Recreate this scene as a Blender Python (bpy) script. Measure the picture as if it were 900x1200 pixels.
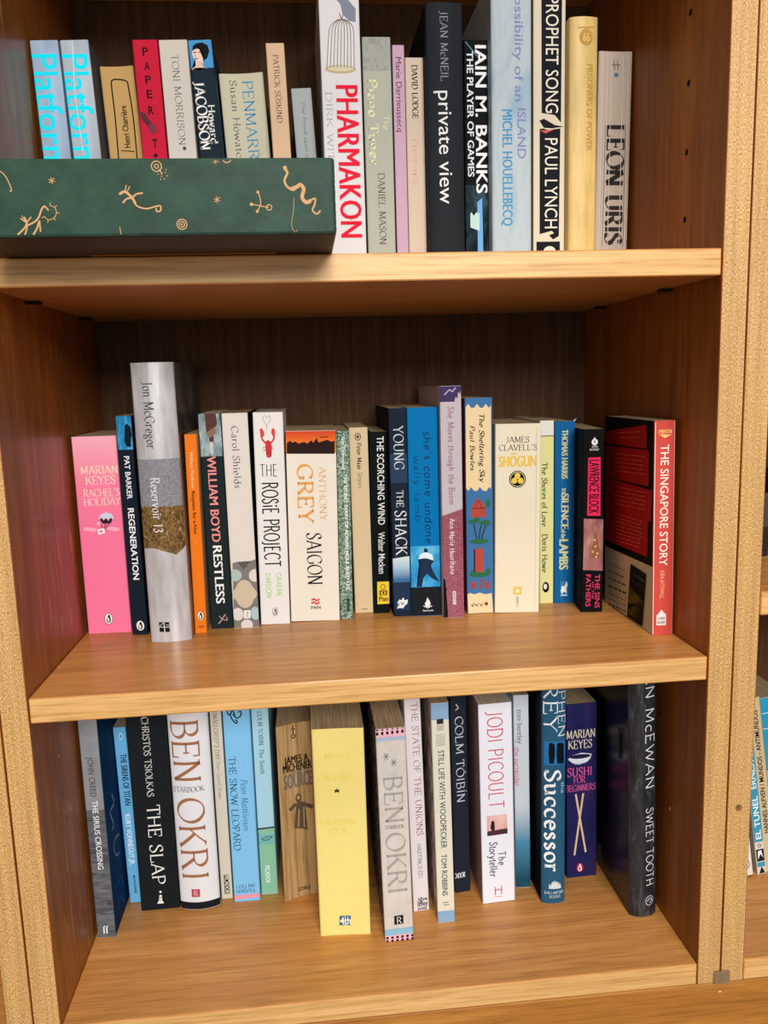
import bpy, bmesh, math, random
from mathutils import Vector, Matrix

# ------------------------------------------------------------------ scene, camera, light, exposure
sc = bpy.context.scene
for o in list(bpy.data.objects):
    bpy.data.objects.remove(o, do_unlink=True)
COL = sc.collection
MM = 0.001

cam_data = bpy.data.cameras.new('camera')
cam = bpy.data.objects.new('camera', cam_data)
COL.objects.link(cam)
cam_data.sensor_fit = 'VERTICAL'
cam_data.sensor_height = 24.0
cam_data.lens = 24.0 * 946.08 / 1200.0
cam_data.clip_start = 0.01
cam.matrix_world = Matrix(((0.99491035, 0.04380358, -0.09074495, 0.21254019),
                           (-0.09647123, 0.15401416, -0.98334782, -0.58529455),
                           (-0.02909814, 0.98709720, 0.15745606, 0.22088349),
                           (0, 0, 0, 1)))
sc.camera = cam

world = bpy.data.worlds.new('world')
sc.world = world
world.use_nodes = True
bg = world.node_tree.nodes['Background']
bg.inputs[0].default_value = (1.0, 0.96, 0.92, 1)
bg.inputs[1].default_value = 0.09

def area_light(name, loc, target, sx, sy, power, color):
    ld = bpy.data.lights.new(name, 'AREA')
    ld.shape = 'RECTANGLE'; ld.size = sx; ld.size_y = sy
    ld.energy = power; ld.color = color
    ob = bpy.data.objects.new(name, ld)
    COL.objects.link(ob)
    ob.location = loc
    ob.rotation_euler = (Vector(target) - Vector(loc)).to_track_quat('-Z', 'Y').to_euler()
    return ob

area_light('window_light', (0.72, -3.7, 1.50), (0.27, 0.1, 0.05), 1.3, 1.1, 144, (1.0, 0.985, 0.975))
area_light('ceiling_light', (0.2, -0.9, 1.9), (0.25, 0.1, 0.0), 0.5, 0.5, 17, (1.0, 0.88, 0.74))
area_light('front_fill_light', (0.05, -2.2, 0.42), (0.24, 0.1, -0.05), 1.2, 0.8, 9, (0.92, 0.97, 1.0))  # added fill lamp, brightens the lower book rows; stands for no real source

sc.view_settings.view_transform = 'Standard'
sc.view_settings.look = 'None'
sc.view_settings.gamma = 1.0
sc.view_settings.use_curve_mapping = False
sc.view_settings.exposure = 0.0
sc.cycles.max_bounces = 8

# ------------------------------------------------------------------ materials
def lin(h):
    h = h.lstrip('#')
    f = lambda v: v / 12.92 if v <= 0.04045 else ((v + 0.055) / 1.055) ** 2.4
    return tuple(f(int(h[i:i + 2], 16) / 255) for i in (0, 2, 4)) + (1.0,)

MATS = {}

def new_mat(name, rough=0.5, metal=0.0, spec=0.4, coat=0.0, coat_rough=0.15):
    m = bpy.data.materials.new(name)
    m.use_nodes = True
    nt = m.node_tree
    b = nt.nodes['Principled BSDF']
    b.inputs['Roughness'].default_value = rough
    b.inputs['Metallic'].default_value = metal
    b.inputs['Specular IOR Level'].default_value = spec
    b.inputs['Coat Weight'].default_value = coat
    b.inputs['Coat Roughness'].default_value = coat_rough
    return m, nt, b

def mapped(nt, scale, rot=(0, 0, 0)):
    tc = nt.nodes.new('ShaderNodeTexCoord')
    mp = nt.nodes.new('ShaderNodeMapping')
    mp.inputs['Scale'].default_value = scale
    mp.inputs['Rotation'].default_value = rot
    nt.links.new(tc.outputs['Object'], mp.inputs['Vector'])
    return mp.outputs['Vector']

def noise(nt, vec, detail=4.0, rough=0.6, dist=0.0):
    n = nt.nodes.new('ShaderNodeTexNoise')
    n.inputs['Scale'].default_value = 1.0
    n.inputs['Detail'].default_value = detail
    n.inputs['Roughness'].default_value = rough
    n.inputs['Distortion'].default_value = dist
    nt.links.new(vec, n.inputs['Vector'])
    return n.outputs['Fac']

def ramp(nt, fac, stops):
    r = nt.nodes.new('ShaderNodeValToRGB')
    el = r.color_ramp.elements
    while len(el) < len(stops):
        el.new(0.5)
    for e, (p, cc) in zip(el, stops):
        e.position = p
        e.color = lin(cc) if isinstance(cc, str) else cc
    nt.links.new(fac, r.inputs['Fac'])
    return r.outputs['Color']

def mix(nt, fac, a, b, mode='MIX'):
    n = nt.nodes.new('ShaderNodeMix')
    n.data_type = 'RGBA'; n.blend_type = mode
    for sock, v in ((n.inputs[0], fac), (n.inputs[6], a), (n.inputs[7], b)):
        if hasattr(v, 'is_linked'):
            nt.links.new(v, sock)
        else:
            sock.default_value = v
    return n.outputs[2]

def axis_value(nt, axis, lo, hi):
    tc = nt.nodes.new('ShaderNodeTexCoord')
    sp = nt.nodes.new('ShaderNodeSeparateXYZ')
    nt.links.new(tc.outputs['Object'], sp.inputs[0])
    mr = nt.nodes.new('ShaderNodeMapRange')
    mr.inputs['From Min'].default_value = lo
    mr.inputs['From Max'].default_value = hi
    nt.links.new(sp.outputs['XYZ'.index(axis)], mr.inputs['Value'])
    return mr.outputs['Result']

def add_bump(nt, b, fac, strength, dist):
    bp = nt.nodes.new('ShaderNodeBump')
    bp.inputs['Strength'].default_value = strength
    bp.inputs['Distance'].default_value = dist
    nt.links.new(fac, bp.inputs['Height'])
    nt.links.new(bp.outputs['Normal'], b.inputs['Normal'])

def wood(name, dark, mid, light, axis, rough=0.42, coat=0.0, streaks=False, fine=1.0):
    """oak veneer with the grain running along one axis"""
    m, nt, b = new_mat(name, rough, 0, 0.4, coat, 0.12)
    long_, across = 5.0, 95.0 * fine
    s = [across] * 3
    s['XYZ'.index(axis)] = long_
    f1 = noise(nt, mapped(nt, tuple(s)), 5, 0.62, 0.6)
    c1 = ramp(nt, f1, [(0.30, dark), (0.52, mid), (0.72, light)])
    s2 = [480.0] * 3
    s2['XYZ'.index(axis)] = 22.0
    f2 = noise(nt, mapped(nt, tuple(s2)), 2, 0.5)
    pores = ramp(nt, f2, [(0.33, (0.62, 0.55, 0.48, 1)), (0.50, (1, 1, 1, 1))])
    c = mix(nt, 0.55, c1, pores, 'MULTIPLY')
    s3 = [7.0] * 3
    s3['XYZ'.index(axis)] = 1.6
    f3 = noise(nt, mapped(nt, tuple(s3)), 2, 0.5)
    c = mix(nt, 0.35, c, ramp(nt, f3, [(0.3, (0.72, 0.68, 0.64, 1)), (0.7, (1.1, 1.1, 1.1, 1))]), 'MULTIPLY')
    if streaks:
        s4 = [330.0] * 3
        s4['XYZ'.index(axis)] = 17.0
        f4 = noise(nt, mapped(nt, tuple(s4)), 1, 0.4, 0.2)
        s5 = [11.0] * 3
        f5 = noise(nt, mapped(nt, tuple(s5)), 2, 0.5)
        k4 = ramp(nt, f4, [(0.655, (0, 0, 0, 1)), (0.70, (1, 1, 1, 1))])
        k5 = ramp(nt, f5, [(0.44, (0, 0, 0, 1)), (0.58, (1, 1, 1, 1))])
        c = mix(nt, mix(nt, 1.0, k4, k5, 'MULTIPLY'), c, lin('#cf9c62'))
    nt.links.new(c, b.inputs['Base Color'])
    add_bump(nt, b, f2, 0.10, 0.0004)
    MATS[name] = m
    return m

def flecked_edge(name, dark, mid, light):
    """printed edging with short vertical flecks"""
    m, nt, b = new_mat(name, 0.4, 0, 0.45)
    f = noise(nt, mapped(nt, (1700, 1700, 600)), 2, 0.6)
    g = noise(nt, mapped(nt, (260, 260, 7)), 3, 0.6)
    c1 = ramp(nt, f, [(0.38, dark), (0.50, mid), (0.60, light)])
    c = mix(nt, 0.5, c1, ramp(nt, g, [(0.32, (0.62, 0.58, 0.52, 1)), (0.6, (1.1, 1.1, 1.1, 1))]), 'MULTIPLY')
    nt.links.new(c, b.inputs['Base Color'])
    MATS[name] = m
    return m

# printed patterns: kind -> (scale xyz in 1/m, colour stops, distortion, roughness, metallic)
PRINTS = {
    'mist': ((70, 70, 60), [(0.3, '#747a76'), (0.5, '#a2a59a'), (0.7, '#8b9290')], 1.0),
    'mistblue': ((30, 30, 9), [(0.3, '#94aebe'), (0.48, '#b4c0c4'), (0.62, '#a8bac4'), (0.75, '#c6cccd')], 1.5),
    'night': ((80, 80, 40), [(0.35, '#0f171a'), (0.55, '#22343a'), (0.75, '#3d5c66')], 1.0),
    'bluephoto': ((160, 160, 60), [(0.3, '#155a80'), (0.5, '#2a86b4'), (0.7, '#5aaed0')], 0.6),
    'rain': ((170, 170, 60), [(0.3, '#4c6064'), (0.5, '#8fa3a4'), (0.7, '#c3cccc')], 1.0),
    'speckle': ((1300, 1300, 1300), [(0.35, '#56575c'), (0.5, '#8b8b90'), (0.65, '#a4a4a8')], 0.0),
    'moor': ((220, 220, 130), [(0.32, '#2a2014'), (0.46, '#6a5030'), (0.58, '#8a6c40'), (0.72, '#b29a6a')], 2.5),
    'moss': ((520, 520, 520), [(0.38, '#2e4a3a'), (0.5, '#6d8a76'), (0.62, '#b7c4b4')], 1.0),
    'mauve': ((900, 900, 900), [(0.35, '#7c4450'), (0.5, '#955462'), (0.65, '#a86a76')], 0.0),
    'sea': ((30, 30, 40), [(0.3, '#828588'), (0.7, '#979a9d')], 0.5),
    'seadark': ((45, 45, 190), [(0.3, '#3f4144'), (0.47, '#5d6064'), (0.6, '#6c6f73'), (0.75, '#8a8d90')], 1.2),
    'blackspeck': ((700, 700, 700), [(0.3, '#17191b'), (0.60, '#1f2325'), (0.72, '#25292b'), (0.77, '#8a8c88')], 0.0),
    'woodprint': ((220, 220, 10), [(0.3, '#8a6a42'), (0.5, '#b08e60'), (0.7, '#c2a274')], 0.5),
    'paleyellow': ((10, 10, 10), [(0.3, '#e9d47c'), (0.7, '#eedc8a')], 0.0),
    'paleart': ((45, 14, 14), [(0.34, '#2c3136'), (0.42, '#6f7a70'), (0.5, '#aab09a'), (0.6, '#b9bda6'), (0.66, '#c8a83c')], 1.0),
    'greypaper': ((120, 120, 60), [(0.3, '#c4bdb4'), (0.7, '#d4cdc4')], 0.0),
    'check': ((160, 160, 160), [(0.40, '#2a2022'), (0.47, '#2a2022'), (0.5, '#a88084'), (0.6, '#b8a49c')], 0.0),
    'wornprint': ((120, 40, 30), [(0.36, '#5a4c4a'), (0.48, '#a58e86'), (0.6, '#c8b6aa')], 2.0),
    'dusk': ((60, 60, 30), [(0.3, '#b88a98'), (0.5, '#dca8a4'), (0.7, '#e8c8bc')], 0.0),
    'haze': ((60, 60, 20), [(0.3, '#6a3c40'), (0.5, '#a06a64'), (0.7, '#c69a88')], 0.5),
    'purple': ((60, 60, 30), [(0.3, '#1a1b3e'), (0.5, '#232252'), (0.7, '#32224c')], 0.0),
    'smoke': ((200, 200, 45), [(0.35, '#1c1d20'), (0.55, '#2b2d31'), (0.75, '#4d5158')], 1.0),
    'smokedark': ((60, 60, 30), [(0.35, '#0f1012'), (0.6, '#1a1b1e'), (0.8, '#34373c')], 1.0),
    'jacket': ((60, 12, 12), [(0.35, '#3a3330'), (0.55, '#5a5450'), (0.75, '#8a8684')], 0.5),
    'bluedress': ((60, 60, 40), [(0.3, '#1470aa'), (0.5, '#3a9cd0'), (0.7, '#6fc0e4')], 0.0),
}
GRADS = {  # printed colour fades along the height of a spine, metres from the foot
    'sunset': (0.158, 0.178, ['#e0902c', '#e8782c', '#d24a2c']),
    'horizon': (0.036, 0.062, ['#3a6a9c', '#a9c4d4', '#dfe2dc']),
    'bluefade': (0.01, 0.0862, ['#1f4a5c', '#4a86a4', '#c4ccd0']),
    'pink': (0.10, 0.18, ['#f0779a', '#f2829e', '#f2aab6']),
}

def print_mat(key):
    """a plain colour '#rrggbb' or a printed pattern '*name' / '*name:#rrggbb'"""
    if key in MATS:
        return MATS[key]
    if key.startswith('#'):
        m, nt, b = new_mat('print_' + key[1:], 0.55, 0, 0.03)
        b.inputs['Base Color'].default_value = lin(key)
    else:
        kind, _, colr = key[1:].partition(':')
        if kind == 'foil':
            m, nt, b = new_mat('print_foil', 0.42, 0.0, 0.25)
            f = noise(nt, mapped(nt, (45, 45, 16)), 2, 0.5)
            base = lin(colr)
            nt.links.new(ramp(nt, f, [(0.3, tuple(v * 0.72 for v in base[:3]) + (1,)), (0.7, tuple(min(1, v * 1.35) for v in base[:3]) + (1,))]), b.inputs['Base Color'])
        elif kind == 'gold':
            m, nt, b = new_mat('print_gold', 0.42, 0.0, 0.25)
            f = noise(nt, mapped(nt, (160, 160, 30)), 3, 0.5)
            base = lin(colr)
            nt.links.new(ramp(nt, f, [(0.3, tuple(v * 0.85 for v in base[:3]) + (1,)), (0.7, tuple(min(1, v * 1.15) for v in base[:3]) + (1,))]), b.inputs['Base Color'])
            add_bump(nt, b, f, 0.3, 0.001)
        elif kind == 'silver':
            m, nt, b = new_mat('print_silver', 0.26, 0.12, 0.5, 0.4, 0.08)
            f = noise(nt, mapped(nt, (200, 200, 40)), 3, 0.5)
            nt.links.new(ramp(nt, f, [(0.3, '#b3b0b2'), (0.7, '#cccac9')]), b.inputs['Base Color'])
        elif kind == 'orange':
            m, nt, b = new_mat('print_orange', 0.5, 0, 0.12)
            f = noise(nt, mapped(nt, (420, 420, 160)), 3, 0.6)
            nt.links.new(ramp(nt, f, [(0.25, '#f0b070'), (0.33, '#ea7412'), (0.8, '#ee7e18')]), b.inputs['Base Color'])
        elif kind in GRADS:
            lo, hi, cols = GRADS[kind]
            m, nt, b = new_mat('print_' + kind, 0.55, 0, 0.03)
            nt.links.new(ramp(nt, axis_value(nt, 'Z', lo, hi), [(i / (len(cols) - 1), cc) for i, cc in enumerate(cols)]), b.inputs['Base Color'])
        else:
            scale, stops, dist = PRINTS[kind]
            glossy = kind in ('jacket', 'smoke', 'smokedark')
            m, nt, b = new_mat('print_' + kind, 0.3 if glossy else 0.55, 0, 0.4 if glossy else 0.03)
            nt.links.new(ramp(nt, noise(nt, mapped(nt, scale), 4, 0.6, dist), stops), b.inputs['Base Color'])
    MATS[key] = m
    return m

def pages_mat(name, a, bb):
    m, nt, b = new_mat(name, 0.85, 0, 0.1)
    f = noise(nt, mapped(nt, (2600, 18, 18)), 2, 0.6)
    nt.links.new(ramp(nt, f, [(0.35, a), (0.65, bb)]), b.inputs['Base Color'])
    return m
PAGES = pages_mat('page_edges', '#8f7a58', '#c9b48c')
PAGES_WHITE = pages_mat('page_edges_white', '#b3a78f', '#ded3bc')

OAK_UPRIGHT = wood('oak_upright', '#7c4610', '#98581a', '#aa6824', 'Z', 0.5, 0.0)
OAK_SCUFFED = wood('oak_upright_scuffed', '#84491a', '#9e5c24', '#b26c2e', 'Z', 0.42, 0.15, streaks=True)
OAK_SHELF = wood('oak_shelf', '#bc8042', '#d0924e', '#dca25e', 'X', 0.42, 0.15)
OAK_EDGE = wood('oak_shelf_edge', '#c49656', '#deb06e', '#ecc084', 'X', 0.42, 0.0, fine=2.2)
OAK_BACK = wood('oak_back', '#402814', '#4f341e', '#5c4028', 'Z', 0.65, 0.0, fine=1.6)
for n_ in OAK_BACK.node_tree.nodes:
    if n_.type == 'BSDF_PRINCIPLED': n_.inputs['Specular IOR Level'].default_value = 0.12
OAK_BASE = wood('oak_base', '#9c6226', '#b27530', '#c2873e', 'X', 0.42, 0.1, fine=0.7)
EDGE_FLECK = flecked_edge('flecked_edging', '#a87c40', '#c4985c', '#e2bc84')

# ------------------------------------------------------------------ object helpers
def link(name, me, parent=None, mats=()):
    o = bpy.data.objects.new(name, me)
    COL.objects.link(o)
    for m in mats:
        me.materials.append(m)
    if parent:
        o.parent = parent
    return o

def from_bm(name, bm, parent=None, mats=()):
    me = bpy.data.meshes.new(name)
    bm.normal_update()
    bm.to_mesh(me); bm.free()
    return link(name, me, parent, mats)

def empty(name, loc=(0, 0, 0), rot=(0, 0, 0)):
    o = bpy.data.objects.new(name, None)
    o.empty_display_size = 0.02
    COL.objects.link(o)
    o.location = loc; o.rotation_euler = rot
    return o

def tag(o, label=None, category=None, group=None, kind=None):
    for k, v in (('label', label), ('category', category), ('group', group), ('kind', kind)):
        if v: o[k] = v
    return o

def box_bm(x0, x1, y0, y1, z0, z1, bevel=0.0, front_index=None, bm=None):
    """axis aligned board in metres; faces looking at -y take material front_index"""
    own = bm or bmesh.new()
    r = bmesh.ops.create_cube(own, size=1.0)
    for v in r['verts']:
        v.co = Vector(((x0 + x1) / 2 + v.co.x * (x1 - x0), (y0 + y1) / 2 + v.co.y * (y1 - y0), (z0 + z1) / 2 + v.co.z * (z1 - z0)))
    own.normal_update()
    if front_index is not None:
        for f in own.faces:
            if f.normal.y < -0.9 and all(v in r['verts'] for v in f.verts):
                f.material_index = front_index
    if bevel:
        es = list({e for v in r['verts'] for e in v.link_edges})
        bmesh.ops.bevel(own, geom=es, offset=bevel, segments=2, affect='EDGES', profile=0.5)
    return own

# ------------------------------------------------------------------ lettering
# serif letters as pen strokes: l = straight lines, c = smooth curve, o = arc (cx cy rx ry a0 a1), s / v = flat / upright serifs
GL = {
'A': (.74, 'l 0.02 0 .37 1 .72 0;l .15 .34 .59 .34;s .02 0 .72 0'),
'B': (.62, 'l .1 0 .1 1;l .02 1 .3 1;o .3 .76 .22 .24 90 -90;l .1 .52 .34 .52;o .32 .26 .27 .26 90 -90;l .02 0 .32 0'),
'C': (.72, 'o .42 .5 .38 .5 45 315;v .69 .84 .69 .17'),
'D': (.76, 'l .1 0 .1 1;l .02 1 .34 1;o .34 .5 .38 .5 90 -90;l .02 0 .34 0'),
'E': (.6, 'l .1 0 .1 1;l .02 1 .54 1;l .02 0 .57 0;l .1 .52 .42 .52;v .54 .9 .57 .1 .42 .52'),
'F': (.56, 'l .1 0 .1 1;l .02 1 .54 1;l .1 .52 .42 .52;v .54 .9 .42 .52;s .1 0'),
'G': (.78, 'o .42 .5 .38 .5 45 318;l .7 .1 .7 .42;s .68 .42;v .69 .84'),
'H': (.76, 'l .1 0 .1 1;l .66 0 .66 1;l .1 .52 .66 .52;s .1 0 .1 1 .66 0 .66 1'),
'I': (.26, 'l .13 0 .13 1;s .13 0 .13 1'),
'J': (.36, 'l .22 1 .22 .15;c .22 .2 .2 .02 .06 -.12 -.04 -.1;s .22 1'),
'K': (.7, 'l .1 0 .1 1;l .62 1 .12 .42;l .28 .58 .68 0;s .1 0 .1 1 .62 1 .66 0'),
'L': (.58, 'l .1 0 .1 1;l .02 0 .55 0;v .55 .1;s .1 1'),
'M': (.9, 'l .1 0 .12 1;l .12 1 .45 .1;l .45 .1 .78 1;l .78 1 .8 0;s .1 0 .1 1 .8 0 .8 1'),
'N': (.76, 'l .1 0 .1 1;l .1 1 .66 0;l .66 0 .66 1;s .1 0 .07 1 .66 1'),
'O': (.8, 'o .4 .5 .38 .5 0 360'),
'P': (.58, 'l .1 0 .1 1;l .02 1 .3 1;o .3 .74 .26 .26 90 -90;l .1 .48 .3 .48;s .1 0'),
'Q': (.8, 'o .4 .5 .38 .5 0 360;l .42 .1 .76 -.2'),
'R': (.68, 'l .1 0 .1 1;l .02 1 .3 1;o .3 .75 .25 .25 90 -90;l .1 .5 .3 .5;l .32 .5 .64 0;s .1 0 .64 0'),
'S': (.54, 'c .46 .8 .38 .96 .24 1 .08 .88 .1 .68 .28 .53 .44 .38 .47 .18 .34 .02 .2 0 .08 .06 .04 .2;v .46 .88 .05 .12'),
'T': (.64, 'l .32 0 .32 1;l .02 1 .62 1;v .02 .9 .62 .9;s .32 0'),
'U': (.74, 'l .1 1 .1 .3;o .37 .3 .27 .3 180 360;l .64 .3 .64 1;s .1 1 .64 1'),
'V': (.7, 'l .02 1 .35 0;l .35 0 .68 1;s .04 1 .66 1'),
'W': (1.0, 'l .02 1 .27 0;l .27 0 .5 .9;l .5 .9 .73 0;l .73 0 .98 1;s .04 1 .96 1'),
'X': (.7, 'l .04 1 .66 0;l .04 0 .66 1;s .04 0 .66 0 .04 1 .66 1'),
'Y': (.68, 'l .04 1 .34 .48;l .34 .48 .64 1;l .34 0 .34 .48;s .34 0 .04 1 .64 1'),
'Z': (.62, 'l .04 1 .58 1;l .58 1 .04 0;l .04 0 .58 0;v .05 .9 .57 .1'),
'a': (.48, 'c .08 .5 .2 .62 .34 .55 .36 .4 .36 .12 .38 .02 .46 .03;c .36 .36 .15 .32 .06 .16 .14 .01 .27 .04 .36 .16'),
'b': (.54, 'l .1 0 .1 1;o .28 .31 .2 .31 -180 180;s .06 1'),
'c': (.46, 'o .27 .31 .23 .31 50 310;v .42 .5'),
'd': (.54, 'l .44 0 .44 1;o .25 .31 .2 .31 0 360;s .4 1 .48 0'),
'e': (.5, 'l .06 .34 .46 .34;o .26 .31 .2 .31 8 310'),
'f': (.34, 'l .14 0 .14 .8;c .14 .75 .17 .92 .26 1 .36 .94;l .02 .62 .3 .62;s .14 0'),
'g': (.5, 'o .22 .4 .16 .21 0 360;o .24 -.12 .2 .15 0 360;c .14 .22 .1 .12 .2 .06 .36 .02'),
'h': (.56, 'l .1 0 .1 1;c .1 .42 .2 .56 .34 .6 .44 .45 .44 .3;l .44 .35 .44 0;s .1 0 .44 0 .06 1'),
'i': (.24, 'l .12 0 .12 .62;o .12 .86 .03 .03 0 360;s .12 0 .08 .62'),
'j': (.24, 'l .12 -.1 .12 .62;o .12 .86 .03 .03 0 360;c .12 -.08 .1 -.24 0 -.3'),
'k': (.54, 'l .1 0 .1 1;l .42 .62 .12 .28;l .2 .36 .48 0;s .1 0 .46 0 .42 .62 .06 1'),
'l': (.24, 'l .12 0 .12 1;s .12 0 .08 1'),
'm': (.86, 'l .1 0 .1 .62;c .1 .42 .2 .56 .3 .6 .42 .48 .43 .3;l .43 .35 .43 0;c .43 .42 .53 .56 .63 .6 .75 .48 .76 .3;l .76 .35 .76 0;s .1 0 .43 0 .76 0 .06 .62'),
'n': (.56, 'l .1 0 .1 .62;c .1 .42 .2 .56 .34 .6 .44 .45 .44 .3;l .44 .35 .44 0;s .1 0 .44 0 .06 .62'),
'o': (.5, 'o .25 .31 .21 .31 0 360'),
'p': (.54, 'l .1 -.3 .1 .62;o .28 .31 .2 .31 -180 180;s .1 -.3 .06 .62'),
'q': (.54, 'l .44 -.3 .44 .62;o .25 .31 .2 .31 0 360;s .44 -.3'),
'r': (.38, 'l .1 0 .1 .62;c .1 .42 .18 .58 .28 .62 .36 .57;s .1 0 .06 .62'),
's': (.4, 'c .32 .5 .2 .62 .08 .53 .1 .4 .28 .24 .32 .1 .18 0 .05 .1'),
't': (.32, 'l .14 .85 .14 .12;c .14 .16 .18 .02 .26 .01 .32 .08;l .02 .62 .3 .62'),
'u': (.56, 'l .1 .62 .1 .2;c .1 .26 .14 .06 .26 .01 .38 .08 .44 .24;l .44 .62 .44 0;s .06 .62 .4 .62 .48 0'),
'v': (.5, 'l .04 .62 .25 0;l .25 0 .46 .62;s .05 .62 .45 .62'),
'w': (.74, 'l .03 .62 .2 0;l .2 0 .37 .58;l .37 .58 .54 0;l .54 0 .71 .62;s .05 .62 .69 .62'),
'x': (.5, 'l .05 .62 .45 0;l .05 0 .45 .62;s .05 0 .45 0 .05 .62 .45 .62'),
'y': (.5, 'l .04 .62 .25 0;l .46 .62 .25 0;c .25 0 .18 -.2 .08 -.28 .02 -.24;s .05 .62 .45 .62'),
'z': (.44, 'l .04 .62 .4 .62;l .4 .62 .04 0;l .04 0 .4 0'),
'1': (.36, 'l .18 0 .18 1;l .18 1 .06 .86;s .18 0'),
'3': (.5, 'c .06 .86 .2 1 .38 .9 .38 .66 .22 .54 .42 .42 .44 .16 .26 0 .06 .1'),
'4': (.54, 'l .4 0 .4 1;l .4 1 .04 .3;l .04 .3 .5 .3'),
'.': (.22, 'o .1 .05 .04 .05 0 360'), ',': (.22, 'l .1 .08 .06 -.12'), "'": (.2, 'l .1 1 .08 .8'), '-': (.34, 'l .04 .34 .3 .34'),
' ': (.34, ''),
}
ACCENTS = {'Ó': ('O', 'l .36 1.1 .5 1.25'), 'Í': ('I', 'l .1 1.1 .24 1.25'), 'Ü': ('U', 'o .25 1.16 .04 .05 0 360;o .48 1.16 .04 .05 0 360')}
STYLE = {  # thick, thin, serif half length, slant, wobble
    's': (.125, .045, .10, 0, 0), 'S': (.19, .07, .12, 0, 0), 'i': (.10, .04, .06, .22, 0), 'I': (.24, .07, .10, .22, 0),
    'H': (.27, .05, .14, 0, 0), 'm': (.115, .115, 0, 0, 0), 'w': (.125, .105, 0, .05, .035), 't': (.085, .07, 0, 0, 0), 'o': (.19, .09, .12, 0, 0)}

def smooth(pts, n=6):
    if len(pts) < 3:
        return pts
    out = []
    P = [pts[0]] + list(pts) + [pts[-1]]
    for i in range(1, len(P) - 2):
        for k in range(n):
            t = k / n
            a, b, c, d = P[i - 1], P[i], P[i + 1], P[i + 2]
            out.append(tuple(0.5 * (2 * b[j] + (c[j] - a[j]) * t + (2 * a[j] - 5 * b[j] + 4 * c[j] - d[j]) * t * t + (3 * b[j] - a[j] - 3 * c[j] + d[j]) * t ** 3) for j in (0, 1)))
    out.append(tuple(pts[-1]))
    return out

def arc(cx, cy, rx, ry, a0, a1, n=20):
    k = max(6, int(n * abs(a1 - a0) / 360) + 2)
    return [(cx + rx * math.cos(math.radians(a0 + (a1 - a0) * i / k)), cy + ry * math.sin(math.radians(a0 + (a1 - a0) * i / k))) for i in range(k + 1)]

def ribbon(quads, pts, width):
    """strip of quads along pts; width(dx, dy) gives the pen width"""
    n = len(pts)
    if n < 2:
        return
    L = []
    for i in range(n):
        a, b = pts[max(0, i - 1)], pts[min(n - 1, i + 1)]
        dx, dy = b[0] - a[0], b[1] - a[1]
        l = math.hypot(dx, dy) or 1e-9
        w = width(dx / l, dy / l) / 2
        L.append((pts[i][0] - dy / l * w, pts[i][1] + dx / l * w, pts[i][0] + dy / l * w, pts[i][1] - dx / l * w))
    for p, q in zip(L, L[1:]):
        quads.append([(p[0], p[1]), (q[0], q[1]), (q[2], q[3]), (p[2], p[3])])

def stroke_text(text, style, kx_target):
    """polygons of a pen-stroke text, cap height 1, total width kx_target"""
    thick, thin, serif, slant, wob = STYLE[style]
    adv, x = [], 0.0
    gap = 0.10 if serif else 0.12
    for ch in text:
        base = ACCENTS[ch][0] if ch in ACCENTS else ch
        w = GL.get(base, GL['o'])[0]
        adv.append(x); x += w + gap
    total = x - gap
    kx = kx_target / total
    tk = kx ** 0.5 if kx < 1 else min(1.2, kx ** 0.3)
    thick *= tk; serif *= min(1.0, kx * 1.1); thin *= min(1.1, tk)
    pen = math.radians(24)
    def width(dx, dy):
        s = abs(dy * math.cos(pen) - dx * math.sin(pen))
        return thin + (thick - thin) * s * s
    rnd = random.Random(text)
    quads = []
    for ch, x0 in zip(text, adv):
        base, extra = (ACCENTS[ch][0], ';' + ACCENTS[ch][1]) if ch in ACCENTS else (ch, '')
        dxw, dyw = rnd.uniform(-wob, wob), rnd.uniform(-wob, wob)
        spec = GL.get(base, GL['o'])[1] + extra
        tr = lambda p: ((x0 + p[0] + dxw) * kx + slant * (p[1] - .3), p[1] + dyw)
        for st in spec.split(';'):
            if not st.strip():
                continue
            k, *v = st.split()
            v = [float(q) for q in v]
            if k in 'lc':
                P = [tr(p) for p in zip(v[::2], v[1::2])]
                if k == 'c':
                    ribbon(quads, smooth(P), width)
                else:
                    for a, b in zip(P, P[1:]):
                        ribbon(quads, [a, b], width)
            elif k == 'o':
                ribbon(quads, [tr(p) for p in arc(*v)], width)
            elif serif and k == 's':
                for p in zip(v[::2], v[1::2]):
                    q = tr(p); y = min(max(q[1], thin / 2), 1 - thin / 2) if 0 <= p[1] <= 1 else q[1]
                    quads.append([(q[0] - serif, y - thin / 2), (q[0] + serif, y - thin / 2), (q[0] + serif, y + thin / 2), (q[0] - serif, y + thin / 2)])
            elif serif and k == 'v':
                for p in zip(v[::2], v[1::2]):
                    q = tr(p); h = .12
                    quads.append([(q[0] - thin * .6, q[1] - h), (q[0] + thin * .6, q[1] - h), (q[0] + thin * .6, q[1] + h), (q[0] - thin * .6, q[1] + h)])
    return quads

SANS = {'n': 0.0, 'N': 0.008, 'B': 0.013, 'C': 0.0, 'X': 0.0}
BOLDER = {'B': (-.008, .008), 'C': (-.026, -.009, .009, .026), 'X': (-.045, -.022, 0, .022, .045)}   # overprinted copies
_sans_cache = {}

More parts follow.
